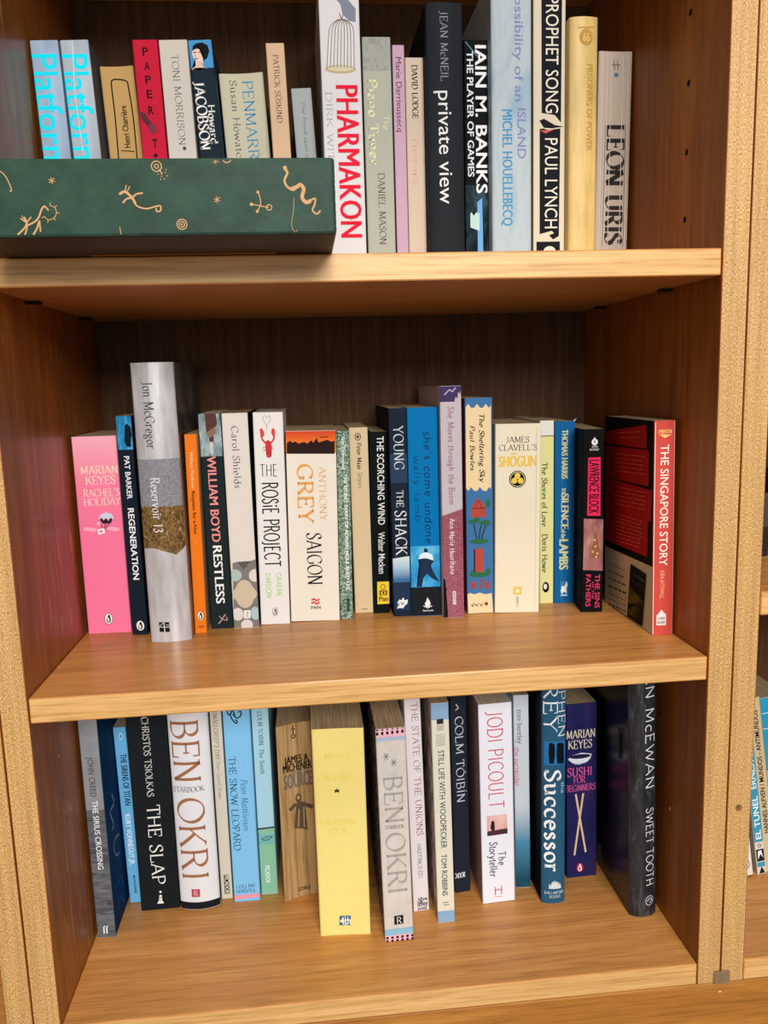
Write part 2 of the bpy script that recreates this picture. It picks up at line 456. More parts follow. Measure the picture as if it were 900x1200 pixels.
def sans_text(text, style):
    """triangles of a plain sans text: (verts, faces, x0, x1, cap height)"""
    key = (text, style)
    if key in _sans_cache:
        return _sans_cache[key]
    def mesh_of(body, off):
        cu = bpy.data.curves.new('t', 'FONT')
        cu.body = body; cu.resolution_u = 3; cu.offset = off; cu.size = 1.0
        if style == 'C': cu.space_character = 1.02
        ob = bpy.data.objects.new('t', cu)
        COL.objects.link(ob)
        dg = bpy.context.evaluated_depsgraph_get()
        ev = ob.evaluated_get(dg)
        me = ev.to_mesh()
        vs = [(v.co.x, v.co.y) for v in me.vertices]
        fs = [tuple(p.vertices) for p in me.polygons]
        ev.to_mesh_clear()
        bpy.data.objects.remove(ob); bpy.data.curves.remove(cu)
        return vs, fs
    vs, fs = mesh_of(text, SANS[style])
    cap = max(v[1] for v in mesh_of('H', SANS[style])[0])
    xs = [v[0] for v in vs]
    r = (vs, fs, min(xs), max(xs), cap)
    _sans_cache[key] = r
    return r

# ------------------------------------------------------------------ books
def spine_profile(w, sk, sag, r):
    """breakpoints across the spine (u) and its depth there (y), millimetres"""
    us = [0, r * .3, r]
    n = 8 if sag else 2
    us += [w * i / n for i in range(1, n) if r < w * i / n < w - r]
    us += [w - r, w - r * .3, w]
    us = sorted(set(us))
    def y(u):
        t = u / w
        v = sk * t + sag * 4 * t * (1 - t)
        e = min(u, w - u)
        if e < r:
            v += r - math.sqrt(max(0, r * r - (r - e) ** 2))
        return v
    ys = [y(u) for u in us]
    def at(u):
        u = min(max(u, 0), w)
        for a, b, p, q in zip(us, us[1:], ys, ys[1:]):
            if u <= b:
                return p + (q - p) * ((u - a) / (b - a) if b > a else 0)
        return ys[-1]
    return us, ys, at

class PartSet:
    """collects flat printed shapes (mm) per part name and lays them on a surface"""
    def __init__(self):
        self.parts = {}
        self.n = 0
    def get(self, part, key):
        p = self.parts.setdefault(part, {'bm': bmesh.new(), 'mats': []})
        if key not in p['mats']:
            p['mats'].append(key)
        return p['bm'], p['mats'].index(key)
    def polys(self, part, key, polys, off=None):
        bm, mi = self.get(part, key)
        if off is None:
            off = 0.07 + 0.02 * min(self.n, 45)
            self.n += 1
        for P in polys:
            vs = [bm.verts.new((p[0], off, p[1])) for p in P]
            try:
                f = bm.faces.new(vs)
            except ValueError:
                continue
            f.material_index = mi
            if len(P) > 4:
                bmesh.ops.triangulate(bm, faces=[f], ngon_method='EAR_CLIP')
    def tris(self, part, key, verts, faces):
        bm, mi = self.get(part, key)
        off = 0.07 + 0.02 * min(self.n, 45)
        self.n += 1
        vs = [bm.verts.new((p[0], off, p[1])) for p in verts]
        for f in faces:
            try:
                bm.faces.new([vs[i] for i in f]).material_index = mi
            except ValueError:
                pass
    def item(self, it):
        k = it[0]
        if k == 'Q':
            self.polys(it[1], it[3], [it[2]])
        elif k == 'S':
            q = []
            pts = it[2]
            if len(pts) >= 4: pts = smooth(pts, 5)
            w = max(it[3], .12)
            ribbon(q, pts, lambda a, b: w)
            if len(pts) == 3:
                q = []
                ribbon(q, pts[:2], lambda a, b: w); ribbon(q, pts[1:], lambda a, b: w)
            self.polys(it[1], it[4], q)
        elif k == 'E':
            _, part, u, v, ru, rv, ww, key = it
            if ww > 0:
                q = []
                ribbon(q, arc(u, v, ru, rv, 0, 360, 28), lambda a, b: max(ww, .12))
                self.polys(part, key, q)
            else:
                self.polys(part, key, [arc(u, v, ru, rv, 0, 360, 24)[:-1]])
        elif k == 'T':
            _, part, text, u1, v1, u2, v2, H, style, key = it
            du, dv = u2 - u1, v2 - v1
            L = math.hypot(du, dv)
            ex = (du / L, dv / L); ey = (-ex[1], ex[0])
            low = not any(ch.isupper() or ch in 'bdfhklt0123456789' for ch in text)
            def place(x, y):   # x along 0..L, y in mm from the baseline
                y -= H / 2
                return (u1 + ex[0] * x + ey[0] * y, v1 + ex[1] * x + ey[1] * y)
            if style in SANS:
                vs, fs, x0, x1, cap = sans_text(text, style)
                for sh in BOLDER.get(style, (0,)):
                    self.tris(part, key, [place((a + sh - x0) / (x1 - x0) * L, b / cap * H) for a, b in vs], fs)
            else:
                quads = stroke_text(text, style, L / H)
                laid = [[place(a * H, b * H) for a, b in Q] for Q in quads]
                if style == 'o':
                    sh = .35
                    self.polys(part, '#16222c', [[(a + sh, b - sh) for a, b in Q] for Q in laid])
                self.polys(part, key, laid)
    def build(self, parent, wrap, cuts=(), box=None):
        for part, p in self.parts.items():
            bm = p['bm']
            for u in cuts:
                geom = bm.verts[:] + bm.edges[:] + bm.faces[:]
                bmesh.ops.bisect_plane(bm, geom=geom, dist=1e-5, plane_co=(u, 0, 0), plane_no=(1, 0, 0))
            for v in bm.verts:
                if box:
                    v.co.x = min(max(v.co.x, .05), box[0] - .05); v.co.z = min(max(v.co.z, .3), box[1] - .3)
                v.co = Vector(wrap(v.co.x, v.co.y, v.co.z)) * MM
            from_bm(part.split('#')[0], bm, parent, [print_mat(k) for k in p['mats']])

def make_book(b):
    w, h, d, sk = b['w'], b['h'], b['d'], b['sk']
    hard, sag = b.get('hard'), b.get('sag', 0)
    th = 2.2 if hard else 0.45
    if w < 10: th = min(th, .4)
    r = min(1.1, w * .08) if not sag else min(1.6, w * .06)
    root = empty('book', (b['x'] * MM, b['y'] * MM, (b['z'] + 0.15) * MM), (0, b['ln'], b.get('yaw', 0)))
    us, ys, at = spine_profile(w, sk, sag, r)
    # cover: a U-shaped sheet round the pages
    outer = [(0, d)] + list(zip(us, ys)) + [(w, d)]
    inner_us = [th + (w - 2 * th) * (u / w) for u in us]
    inner = [(th, d)] + [(iu, y + th) for iu, y in zip(inner_us, ys)] + [(w - th, d)]
    bm = bmesh.new()
    n = len(outer)
    P = {}
    for nm, path in (('o', outer), ('i', inner)):
        for lv, z in ((0, 0), (1, h)):
            P[nm, lv] = [(x * MM, y * MM, z * MM) for x, y in path]
    strip = {(lv, i): bm.verts.new(P['o', lv][i]) for lv in (0, 1) for i in range(1, n - 1)}
    def own(pts, mi):       # a face with corners of its own, so that shading stays crisp along its edges
        bm.faces.new([bm.verts.new(p) for p in pts]).material_index = mi
    for i in range(n - 1):
        mi = 1 if i == 0 else 2 if i == n - 2 else 0
        if 0 < i < n - 2:
            f = bm.faces.new((strip[0, i], strip[0, i + 1], strip[1, i + 1], strip[1, i]))
            f.material_index = 0
            f.smooth = bool(sag)
        else:
            own((P['o', 0][i], P['o', 0][i + 1], P['o', 1][i + 1], P['o', 1][i]), mi)
        own((P['i', 0][i + 1], P['i', 0][i], P['i', 1][i], P['i', 1][i + 1]), 3)
        own((P['o', 0][i], P['i', 0][i], P['i', 0][i + 1], P['o', 0][i + 1]), mi)
        own((P['o', 1][i], P['o', 1][i + 1], P['i', 1][i + 1], P['i', 1][i]), mi)
    for k in (0, n - 1):
        own((P['o', 0][k], P['i', 0][k], P['i', 1][k], P['o', 1][k]), 3)
    left, right = b.get('left', b['col']), b.get('right', b['col'])
    from_bm('cover', bm, root, [print_mat(b['col']), print_mat(left), print_mat(right), print_mat('#cfc6b4')])
    # pages follow the spine
    lo, hi = (3.0, h - 3.0) if hard else (0.2, h - 0.35)
    bm = bmesh.new()
    path = [(th + .1, d - (4 if hard else .7))] + [(min(max(iu, th + .1), w - th - .1), y + th + .2) for iu, y in zip(inner_us, ys)] + [(w - th - .1, d - (4 if hard else .7))]
    lv = [[bm.verts.new((x * MM, y * MM, z * MM)) for x, y in path] for z in (lo, hi)]
    m = len(path)
    for i in range(m):
        j = (i + 1) % m
        bm.faces.new((lv[0][i], lv[0][j], lv[1][j], lv[1][i]))
    bm.faces.new(lv[1]); bm.faces.new(lv[0][::-1])
    bmesh.ops.recalc_face_normals(bm, faces=bm.faces[:])
    from_bm('page_block', bm, root, [PAGES_WHITE if (hard or b['id'] in ('T17', 'M7', 'M5', 'B14')) else PAGES])
    ps = PartSet()
    for it in b['items']:
        ps.item(it)
    ps.build(root, lambda u, o, v: (u, at(u) - o, v), us[1:-1], (w, h))
    if b.get('sides'):
        for face in 'LR':
            q = PartSet()
            for s in b['sides']:
                if s[0] == face:
                    q.item(s[1:])
            sgn, x0 = (-1, 0) if face == 'L' else (1, w)
            q.build(root, (lambda sgn, x0: lambda u, o, v: (x0 + sgn * o, u, v))(sgn, x0))
    shelf = {'T': 'books on the top shelf', 'M': 'books on the middle shelf', 'B': 'books on the bottom shelf', 'R': 'books in the right hand bookcase'}[b['id'][0]]
    tag(root, b['label'], 'book', shelf)
    return root

BOOKS = [
 {'id':'T1','x':7.43,'y':147.56,'z':311.4,'w':22.36,'h':193.04,'d':129.0,'yaw':0,'sk':0.0,'ln':-0.0291,'col':'*foil:#93a8bd','label':'pale silvery blue paperback nearest the left wall on the top shelf,bright cyan lowercase title','items':[('T','title_lettering','Platform',9.84,182.65,9.84,93.25,20.3,'N','#12e4f7')]},
 {'id':'T2','x':32.54,'y':147.56,'z':311.4,'w':22.66,'h':193.41,'d':129.0,'yaw':0,'sk':0.0,'ln':-0.0358,'col':'*foil:#a3adb6','label':'silvery grey paperback with cyan title and white spine crease,second from the left wall','items':[('T','title_lettering','Platform',10.33,182.78,10.33,93.06,20.42,'N','#12e4f7'),('S','crease',[(10.21,192.83),(7.33,154.63),(8.32,104.83)],0.73,'#c9d4da')],'right':'#555a60'},
 {'id':'T3','x':57.75,'y':169.26,'z':311.4,'w':28.02,'h':181.61,'d':111.0,'yaw':0,'sk':0.0,'ln':-0.0376,'col':'#c09a60','label':'worn tan paperback with a black rounded outline and author name reading upwards','items':[('S','outline_frame',[(7.2,106.84),(8.22,140.07),(8.16,167.05),(9.34,170.63),(11.93,171.63),(18.47,170.69),(21.33,169.14),(22.09,165.85),(23.46,139.5),(22.93,106.18)],1.14,'#2c2018'),('T','author_lettering','Henri Charrière',15.76,116.17,15.76,150.4,4.96,'B','#2c2018'),('S','outline_frame',[(9.98,114.16),(21.39,112.96)],0.77,'#2c2018')],'sag':1.8,'left':'#8a6a3c'},
 {'id':'T4','x':87.7,'y':147.56,'z':311.4,'w':20.31,'h':194.15,'d':129.0,'yaw':0,'sk':0.0,'ln':-0.0217,'col':'#c3203a','label':'bright red paperback with black capitals stacked one below another','items':[('T','title_lettering','P',7.62,185.21,12.08,185.21,6.27,'B','#2a1418'),('T','title_lettering','A',8.02,174.01,12.49,174.01,6.3,'B','#2a1418'),('T','title_lettering','P',7.94,163.47,12.41,163.47,6.34,'B','#2a1418'),('T','title_lettering','E',7.99,152.33,12.47,152.33,6.37,'B','#2a1418'),('T','title_lettering','R',8.07,139.53,12.56,139.53,6.41,'B','#2a1418'),('T','title_lettering','T',8.78,113.5,13.29,113.5,6.48,'B','#2a1418'),('Q','ornament',[(0.58,139.02),(5.62,137.13),(7.98,132.62),(10.06,128.99),(8.15,124.55),(4.85,129.11),(1.84,132.75)],'#5a3038'),('Q','ornament',[(7.64,129.04),(12.21,128.05),(14.03,123.52),(10.57,120.54),(7.08,123.14)],'#7a3a44'),('E','ornament',10.88,103.92,1.68,1.45,0.0,'#2a1418')]},
 {'id':'T5','x':109.58,'y':147.56,'z':311.4,'w':23.3,'h':194.25,'d':129.0,'yaw':0,'sk':0.0,'ln':-0.0248,'col':'#cbc2b6','label':'off white paperback with thin grey capitals and a grey dot,beside the red book','items':[('T','author_lettering','TONI MORRISON',12.15,183.03,12.15,112.14,5.6,'s','#77706a'),('E','ornament',13.54,109.37,1.48,1.45,0.0,'#4a4644')]},
 {'id':'T6','x':137.31,'y':147.56,'z':311.4,'w':19.26,'h':194.54,'d':129.0,'yaw':0,'sk':0.0,'ln':-0.0446,'col':'#1e2a34','label':'black paperback with a blue portrait panel on top and white capitals','items':[('Q','portrait_picture',[(0.1,172.61),(19.16,172.61),(19.16,194.24),(0.1,194.24)],'#4a92c6'),('Q','portrait_picture',[(4.67,180.74),(10.74,181.39),(10.72,174.34),(14.34,171.37),(0.69,171.9),(4.37,174.58)],'#dcbfae'),('E','portrait_picture',7.27,183.98,4.66,6.31,0.0,'#e6c8b6'),('Q','portrait_picture',[(2.61,185.91),(3.82,190.07),(7.22,192.05),(11.92,192.23),(15.79,189.98),(16.79,185.38),(14.36,180.19),(11.51,178.19),(11.3,183.13),(10.15,186.33),(6.95,187.85),(4.22,186.9)],'#15171a'),('Q','portrait_picture',[(0.1,169.13),(3.05,172.87),(6.56,170.61),(11.69,172.89),(17.75,169.82),(17.16,164.35),(0.1,165.06)],'#1e2a34'),('S','portrait_picture',[(3.62,184.82),(5.88,184.91)],0.75,'#2a2022'),('S','portrait_picture',[(7.76,185.02),(9.98,184.76)],0.75,'#2a2022'),('S','portrait_picture',[(5.41,184.05),(4.43,181.98),(5.72,181.75)],0.37,'#b98a78'),('E','portrait_picture',5.34,180.01,1.49,0.53,0.0,'#b04a50'),('T','title_lettering','Howard',13.69,143.61,13.69,112.93,6.04,'S','#ece6de'),('T','title_lettering','JACOBSON',5.74,161.79,5.74,108.56,8.29,'S','#ece6de')],'right':'#1d3a55'},
 {'id':'T7','x':158.05,'y':169.26,'z':311.4,'w':37.88,'h':176.5,'d':111.0,'yaw':0,'sk':0.0,'ln':-0.0433,'col':'#c5bea4','label':'short fat cream paperback with a curved worn spine and blue serif capitals','items':[('T','title_lettering','PENMARRIC',23.68,170.49,23.68,92.38,9.02,'s','#3d8cb4'),('T','author_lettering','Susan Howatch',11.51,171.3,11.51,102.49,5.88,'s','#45525a')],'sag':2.4,'left':'#9a7a58'},
 {'id':'T8','x':196.31,'y':147.56,'z':311.4,'w':15.38,'h':192.51,'d':129.0,'yaw':0,'sk':0.0,'ln':-0.0206,'col':'#d2b08e','label':'slim peach paperback standing tall with small black serif capitals,dark space on its right','items':[('T','author_lettering','PATRICK SÜSKIND',7.66,183.41,7.66,129.95,4.53,'s','#3a2c28')],'right':'#2a2422'},  # right cover gets a dark colour in place of its shade
 {'id':'T9','x':218.87,'y':169.26,'z':311.4,'w':17.6,'h':164.56,'d':111.0,'yaw':0,'sk':0.0,'ln':-0.0437,'col':'#a6aaa8','label':'short plain grey paperback mostly hidden behind the corner of the green box','items':[('T','title_lettering','The Pendragon Legend',9.74,153.32,9.74,90.57,2.69,'s','#4c4e50')]},
 {'id':'T10','x':237.37,'y':134.54,'z':311.4,'w':33.27,'h':242.0,'d':156.0,'yaw':0,'sk':0.0,'ln':0.0,'col':'#d4d0d0','label':'tall white book with red capitals and a birdcage,beside the green box','items':[('E','ornament',16.27,167.94,12.89,3.35,0.0,'#b5a780'),('E','ornament',16.3,168.47,10.68,2.11,0.0,'#cfc6a8'),('S','ornament',[(4.91,168.76),(7.15,191.5),(8.79,200.2),(13.75,205.1),(18.47,206.36)],0.54,'#6e675c'),('S','ornament',[(7.77,168.78),(9.77,191.53),(11.13,200.22),(14.91,205.11),(18.47,206.36)],0.54,'#6e675c'),('S','ornament',[(10.62,168.79),(12.39,191.55),(13.46,200.25),(16.08,205.12),(18.47,206.36)],0.54,'#6e675c'),('S','ornament',[(13.47,168.81),(15.02,191.58),(15.79,200.27),(17.24,205.14),(18.47,206.36)],0.54,'#6e675c'),('S','ornament',[(16.32,168.83),(17.64,191.6),(18.13,200.29),(18.4,205.15),(18.47,206.36)],0.54,'#6e675c'),('S','ornament',[(19.18,168.84),(20.26,191.62),(20.46,200.32),(19.57,205.16),(18.47,206.36)],0.54,'#6e675c'),('S','ornament',[(22.03,168.86),(22.88,191.65),(22.8,200.34),(20.73,205.17),(18.47,206.36)],0.54,'#6e675c'),('S','ornament',[(24.88,168.87),(25.5,191.67),(25.13,200.37),(21.89,205.19),(18.47,206.36)],0.54,'#6e675c'),('S','ornament',[(27.74,168.89),(28.12,191.69),(27.47,200.39),(23.05,205.2),(18.47,206.36)],0.54,'#6e675c'),('Q','ornament',[(13.55,222.66),(18.61,227.87),(24.41,221.09),(30.45,214.28),(29.98,204.24),(24.49,205.22),(19.4,210.35),(18.03,217.57)],'#7d8492'),('S','ornament',[(16.75,210.66),(18.65,206.36),(20.31,210.7)],0.71,'#8a6a5a'),('T','title_lettering','PHARMAKON',20.81,155.07,20.81,33.97,17.96,'C','#dd1f38'),('T','author_lettering','DIRK WITTENBORN',5.64,150.22,5.64,40.12,5.07,'s','#a9b2bc')],'right':'#6d6a70'},
 {'id':'T11','x':273.1,'y':147.56,'z':311.4,'w':24.32,'h':198.12,'d':129.0,'yaw':0,'sk':0.0,'ln':0.0,'col':'#acad9e','label':'pale olive grey paperback with a grey photograph at its top and cream lettering','items':[('Q','spine_picture',[(0.1,171.53),(24.22,171.53),(24.22,197.82),(0.1,197.82)],'*mist'),('T','title_lettering','Piano Tuner',7.89,164.66,7.89,95.85,7.9,'S','#dfdfae'),('T','title_lettering','The',18.73,135.57,18.73,124.54,5.92,'s','#dfdfae'),('T','author_lettering','DANIEL MASON',13.33,88.91,13.33,29.56,5.87,'s','#4d5148')]},
 {'id':'T12','x':298.71,'y':147.56,'z':311.4,'w':10.19,'h':191.96,'d':129.0,'yaw':0,'sk':0.0,'ln':0.0,'col':'#c19fb2','label':'very thin lilac pink paperback with plain dark lettering','items':[('T','author_lettering','Marie Darrieussecq',5.05,182.44,5.05,122.69,4.83,'n','#553444')]},
 {'id':'T13','x':309.35,'y':147.56,'z':311.4,'w':15.82,'h':182.17,'d':129.0,'yaw':0,'sk':0.0,'ln':0.0,'col':'#cdb8a4','label':'thin beige paperback with black bold serif capitals,standing left of the dark hardback','items':[('T','author_lettering','DAVID LODGE',8.04,176.22,8.04,133.38,4.87,'S','#2a2422'),('T','title_lettering','Therapy',7.66,118.97,7.66,77.82,4.78,'s','#d8a68e')]},
 {'id':'T14','x':325.52,'y':134.54,'z':311.4,'w':31.24,'h':219.08,'d':156.0,'yaw':0,'sk':0.0,'ln':0.0,'col':'#25282c','label':'charcoal hardback with thin white lowercase title and grey serif capitals','items':[('T','author_lettering','JEAN McNEIL',15.06,212.0,15.06,158.25,6.32,'s','#8d9094'),('T','title_lettering','private view',15.14,150.53,15.14,59.72,11.53,'n','#dcdcdc')],'sag':-3,'hard':1},
 {'id':'T15','x':360.1,'y':147.56,'z':311.4,'w':20.67,'h':196.76,'d':129.0,'yaw':0,'sk':0.0,'ln':0.0,'col':'#101214','label':'black paperback with two lines of white capitals and a blue streak at the foot','items':[('Q','spine_picture',[(0.1,19.7),(20.57,19.7),(20.57,78.4),(0.1,78.4)],'*night'),('T','author_lettering','IAIN M. BANKS',14.96,192.34,14.96,71.7,9.68,'B','#e8e8e8'),('T','title_lettering','THE PLAYER OF GAMES',5.41,187.75,5.41,85.45,5.45,'B','#d8dcdc'),('Q','spine_picture',[(10.5,64.11),(14.95,67.89),(15.46,21.57),(10.65,21.64)],'#6fa5d8'),('S','ornament',[(1.61,194.94),(12.07,183.27)],0.81,'#5f8f98'),('E','ornament',13.34,191.61,1.21,1.08,0.0,'#e8e8e8'),('Q','emblem',[(4.22,54.59),(5.63,55.72),(7.22,52.64),(9.25,55.69),(12.45,54.51),(12.36,39.86),(4.15,43.05)],'#b9d4d2')]},
 {'id':'T16','x':381.11,'y':134.54,'z':311.4,'w':34.72,'h':242.0,'d':156.0,'yaw':0,'sk':0.0,'ln':0.0,'col':'*mistblue','label':'tall pale blue misty hardback with blue condensed capitals','items':[('T','title_lettering','THE possibility of an',23.39,263.71,23.39,142.57,7.35,'N','#7f86b2'),('T','title_lettering','ISLAND',25.76,137.11,25.76,96.61,7.58,'N','#7f86b2'),('T','author_lettering','MICHEL HOUELLEBECQ',13.06,136.0,13.06,41.45,8.42,'C','#4a90bb')],'sag':-2,'right':'#33363a'},
 {'id':'T17','x':419.86,'y':143.22,'z':311.4,'w':28.4,'h':234.0,'d':138.0,'yaw':0,'sk':0.0,'ln':0.0,'col':'#d5cab2','label':'cream paperback with black jagged title panels and cream capitals','items':[('Q','title_panel',[(6.94,233.7),(25.05,233.7),(24.58,128.75),(18.98,135.02),(7.34,136.64)],'#1b1c20'),('Q','title_panel',[(5.58,123.4),(8.37,124.09),(13.44,122.69),(24.09,124.08),(23.17,33.58),(19.3,36.06),(16.72,38.51),(5.66,35.74)],'#1b1c20'),('Q','title_panel',[(5.32,130.37),(9.37,132.0),(19.01,126.88),(27.13,125.48),(16.48,124.09),(9.38,124.56)],'#1b1c20'),('Q','title_panel',[(5.83,122.23),(18.51,123.15),(10.91,119.89)],'#c95a50'),('Q','emblem',[(2.84,17.13),(24.14,17.13),(24.14,29.32),(2.84,29.32)],'#1b1c20'),('E','emblem',14.71,20.54,5.68,4.89,0.0,'#ddd3bd'),('Q','title_panel',[(14.16,34.67),(21.87,37.73),(22.4,33.59),(18.03,31.22)],'#1b1c20'),('T','title_lettering','PROPHET SONG',16.45,229.73,16.45,136.65,11.04,'n','#e2dac8'),('T','author_lettering','PAUL LYNCH',15.97,115.91,15.97,40.7,11.24,'n','#e2dac8')]},
 {'id':'T18','x':448.61,'y':134.54,'z':311.4,'w':24.97,'h':209.78,'d':156.0,'yaw':0,'sk':0.0,'ln':0.0,'col':'*gold:#d2b26c','label':'glossy mustard yellow hardback with faint golden lettering','items':[('E','emblem',13.9,193.64,5.95,6.72,0.0,'#b8934a'),('T','emblem','66',11.15,193.64,16.88,193.64,6.71,'B','#dcb868'),('S','emblem',[(6.93,200.94),(21.05,201.53)],1.14,'#b8934a'),('T','title_lettering','PRISONERS OF POWER',17.57,172.29,17.57,102.92,5.21,'C','#b8924a')],'sag':-2.5,'hard':1},
 {'id':'T19','x':485.01,'y':169.26,'z':311.79,'w':31.18,'h':196.73,'d':111.0,'yaw':0,'sk':0.0,'ln':0.0127,'col':'#c0b0a0','label':'grey beige paperback with heavy black stencil capitals at the right end of the top row','items':[('T','author_lettering','LEON URIS',17.58,134.48,17.58,30.62,15.6,'H','#34302e'),('E','ornament',16.7,177.09,2.12,1.91,0.0,'#5a7488'),('S','ornament',[(14.22,189.18),(14.98,181.35)],0.79,'#6b645e'),('S','ornament',[(17.39,189.25),(18.16,181.41)],0.79,'#6b645e'),('S','ornament',[(12.22,185.35),(20.15,185.73)],0.79,'#6b645e'),('S','outline_frame',[(26.49,134.59),(27.04,28.07)],0.54,'#7a7068'),('S','outline_frame',[(7.82,134.35),(7.5,28.08)],0.54,'#7a7068'),('S','crease',[(3.51,194.19),(3.75,26.06)],0.54,'#d8ccc0'),('S','crease',[(8.26,194.28),(8.64,26.05)],0.54,'#d8ccc0'),('S','crease',[(11.96,194.36),(12.44,26.05)],0.54,'#d8ccc0'),('S','crease',[(22.52,194.56),(23.3,26.04)],0.54,'#d8ccc0'),('S','crease',[(27.27,194.66),(28.19,26.03)],0.54,'#d8ccc0')],'sag':1},
 {'id':'M1','x':3.73,'y':157.17,'z':0.0,'w':38.94,'h':181.63,'d':111.0,'yaw':0,'sk':-0.52,'ln':0.0,'col':'*pink','label':'fat pink paperback at the left end of the middle shelf with a little parachute','items':[('T','author_lettering','MARIAN',5.84,151.59,38.28,151.59,7.39,'s','#f2e2c6'),('T','author_lettering','KEYES',9.47,142.19,35.31,142.19,7.42,'s','#f2e2c6'),('T','title_lettering',"RACHEL'S",6.76,130.99,38.36,130.99,6.79,'s','#f2d8c8'),('T','title_lettering','HOLIDAY',6.42,122.73,38.5,122.73,6.82,'s','#f2d8c8'),('Q','parachute_picture',[(18.11,107.53),(20.36,111.2),(24.99,112.78),(29.37,111.49),(31.4,107.85),(30.35,105.67),(27.49,107.12),(24.81,105.91),(21.91,106.92),(19.23,105.7)],'#c9cfdd'),('Q','parachute_picture',[(18.85,106.16),(20.32,108.32),(22.18,105.13),(24.54,107.7),(26.4,104.5),(28.84,107.96),(30.35,105.67),(27.95,102.65),(21.51,102.49)],'#23202a'),('S','parachute_picture',[(19.89,103.45),(20.54,96.29)],0.64,'#23202a'),('S','parachute_picture',[(28.92,103.95),(20.96,96.27)],0.64,'#23202a'),('S','parachute_picture',[(24.58,103.25),(20.54,96.29)],0.64,'#23202a'),('Q','parachute_picture',[(15.93,97.39),(22.23,98.45),(22.68,93.96),(16.77,92.44)],'#f0ece8'),('E','parachute_picture',19.18,95.46,1.49,1.11,0.0,'#e06a80'),('E','cloud_picture',7.87,98.19,4.26,1.78,0.0,'#f4a9ba'),('E','cloud_picture',11.65,97.35,3.84,1.78,0.0,'#f4a9ba'),('E','cloud_picture',17.68,102.66,1.92,1.77,0.0,'#f4a9ba'),('E','cloud_picture',28.79,97.71,3.84,1.78,0.0,'#f4a9ba'),('E','cloud_picture',32.57,96.87,3.41,1.78,0.0,'#f4a9ba'),('E','emblem',19.34,13.65,3.76,5.32,0.0,'#3a2a30'),('E','emblem',19.34,13.65,3.32,4.84,0.0,'#f2eee8'),('Q','emblem',[(19.45,17.52),(20.63,17.07),(20.43,15.77),(21.32,13.05),(20.91,10.89),(19.47,9.85),(17.71,10.34),(17.25,12.79),(18.59,15.39)],'#181818'),('E','emblem',19.04,12.69,0.9,2.03,0.0,'#f0ece6')],'left':'#d05a78'},
 {'id':'M2','x':45.88,'y':146.45,'z':0.0,'w':13.73,'h':199.2,'d':129.0,'yaw':0,'sk':-1.5,'ln':0.0,'col':'#18212b','label':'slim navy paperback with white capitals,between the pink book and the silver hardback','items':[('Q','spine_picture',[(0.1,169.49),(13.63,169.49),(13.63,198.9),(0.1,198.9)],'*bluephoto'),('Q','spine_picture',[(7.81,190.73),(10.23,192.34),(12.67,189.09),(13.29,181.65),(10.67,177.48),(11.82,171.9),(8.31,172.01),(6.33,176.55),(8.06,183.94)],'#12202c'),('T','author_lettering','PAT BARKER',7.26,163.69,7.26,125.46,4.61,'B','#e4e4e4'),('T','title_lettering','REGENERATION',7.31,117.16,7.31,51.73,5.37,'B','#ececec'),('E','emblem',7.61,8.59,3.48,4.58,0.0,'#f0ece8'),('Q','emblem',[(7.69,12.25),(8.92,11.85),(8.72,10.62),(9.68,8.08),(9.27,6.02),(7.77,5.01),(5.91,5.42),(5.41,7.72),(6.81,10.21)],'#181818'),('E','emblem',7.29,7.68,0.94,1.92,0.0,'#f0ece6')]},
 {'id':'M3','x':66.66,'y':122.71,'z':0.0,'w':35.84,'h':243.69,'d':156.0,'yaw':0,'sk':0.68,'ln':0.0,'col':'*silver','label':'tall glossy silver hardback with a moorland photograph wrapped round its middle','items':[('T','author_lettering','Jon McGregor',13.86,227.61,13.86,171.45,8.11,'s','#3c3c3e'),('Q','spine_picture',[(0.1,120.91),(35.74,120.91),(35.74,162.36),(0.1,162.36)],'*speckle'),('Q','spine_picture',[(0.1,121.88),(35.74,121.14),(35.74,85.96),(33.71,83.02),(28.24,78.33),(18.12,82.33),(9.99,84.92),(0.1,84.69)],'*moor'),('T','title_lettering','Reservoir 13',14.36,146.42,14.36,99.08,7.8,'s','#e6e6e6'),('Q','emblem',[(8.72,18.49),(12.7,18.46),(12.66,14.46),(8.68,14.49)],'#1c1c1e'),('Q','emblem',[(13.75,18.39),(17.73,18.36),(17.69,14.36),(13.71,14.39)],'#1c1c1e'),('Q','emblem',[(8.83,13.6),(12.82,13.56),(12.78,9.55),(8.79,9.59)],'#1c1c1e'),('Q','emblem',[(13.86,13.49),(17.85,13.46),(17.81,9.45),(13.83,9.49)],'#1c1c1e'),('S','emblem',[(9.11,14.69),(12.45,17.81)],0.63,'#b9b6b6'),('S','emblem',[(14.85,15.88),(17.36,15.72)],0.63,'#b9b6b6')],'sag':-5,'hard':1,'right':'*jacket'},
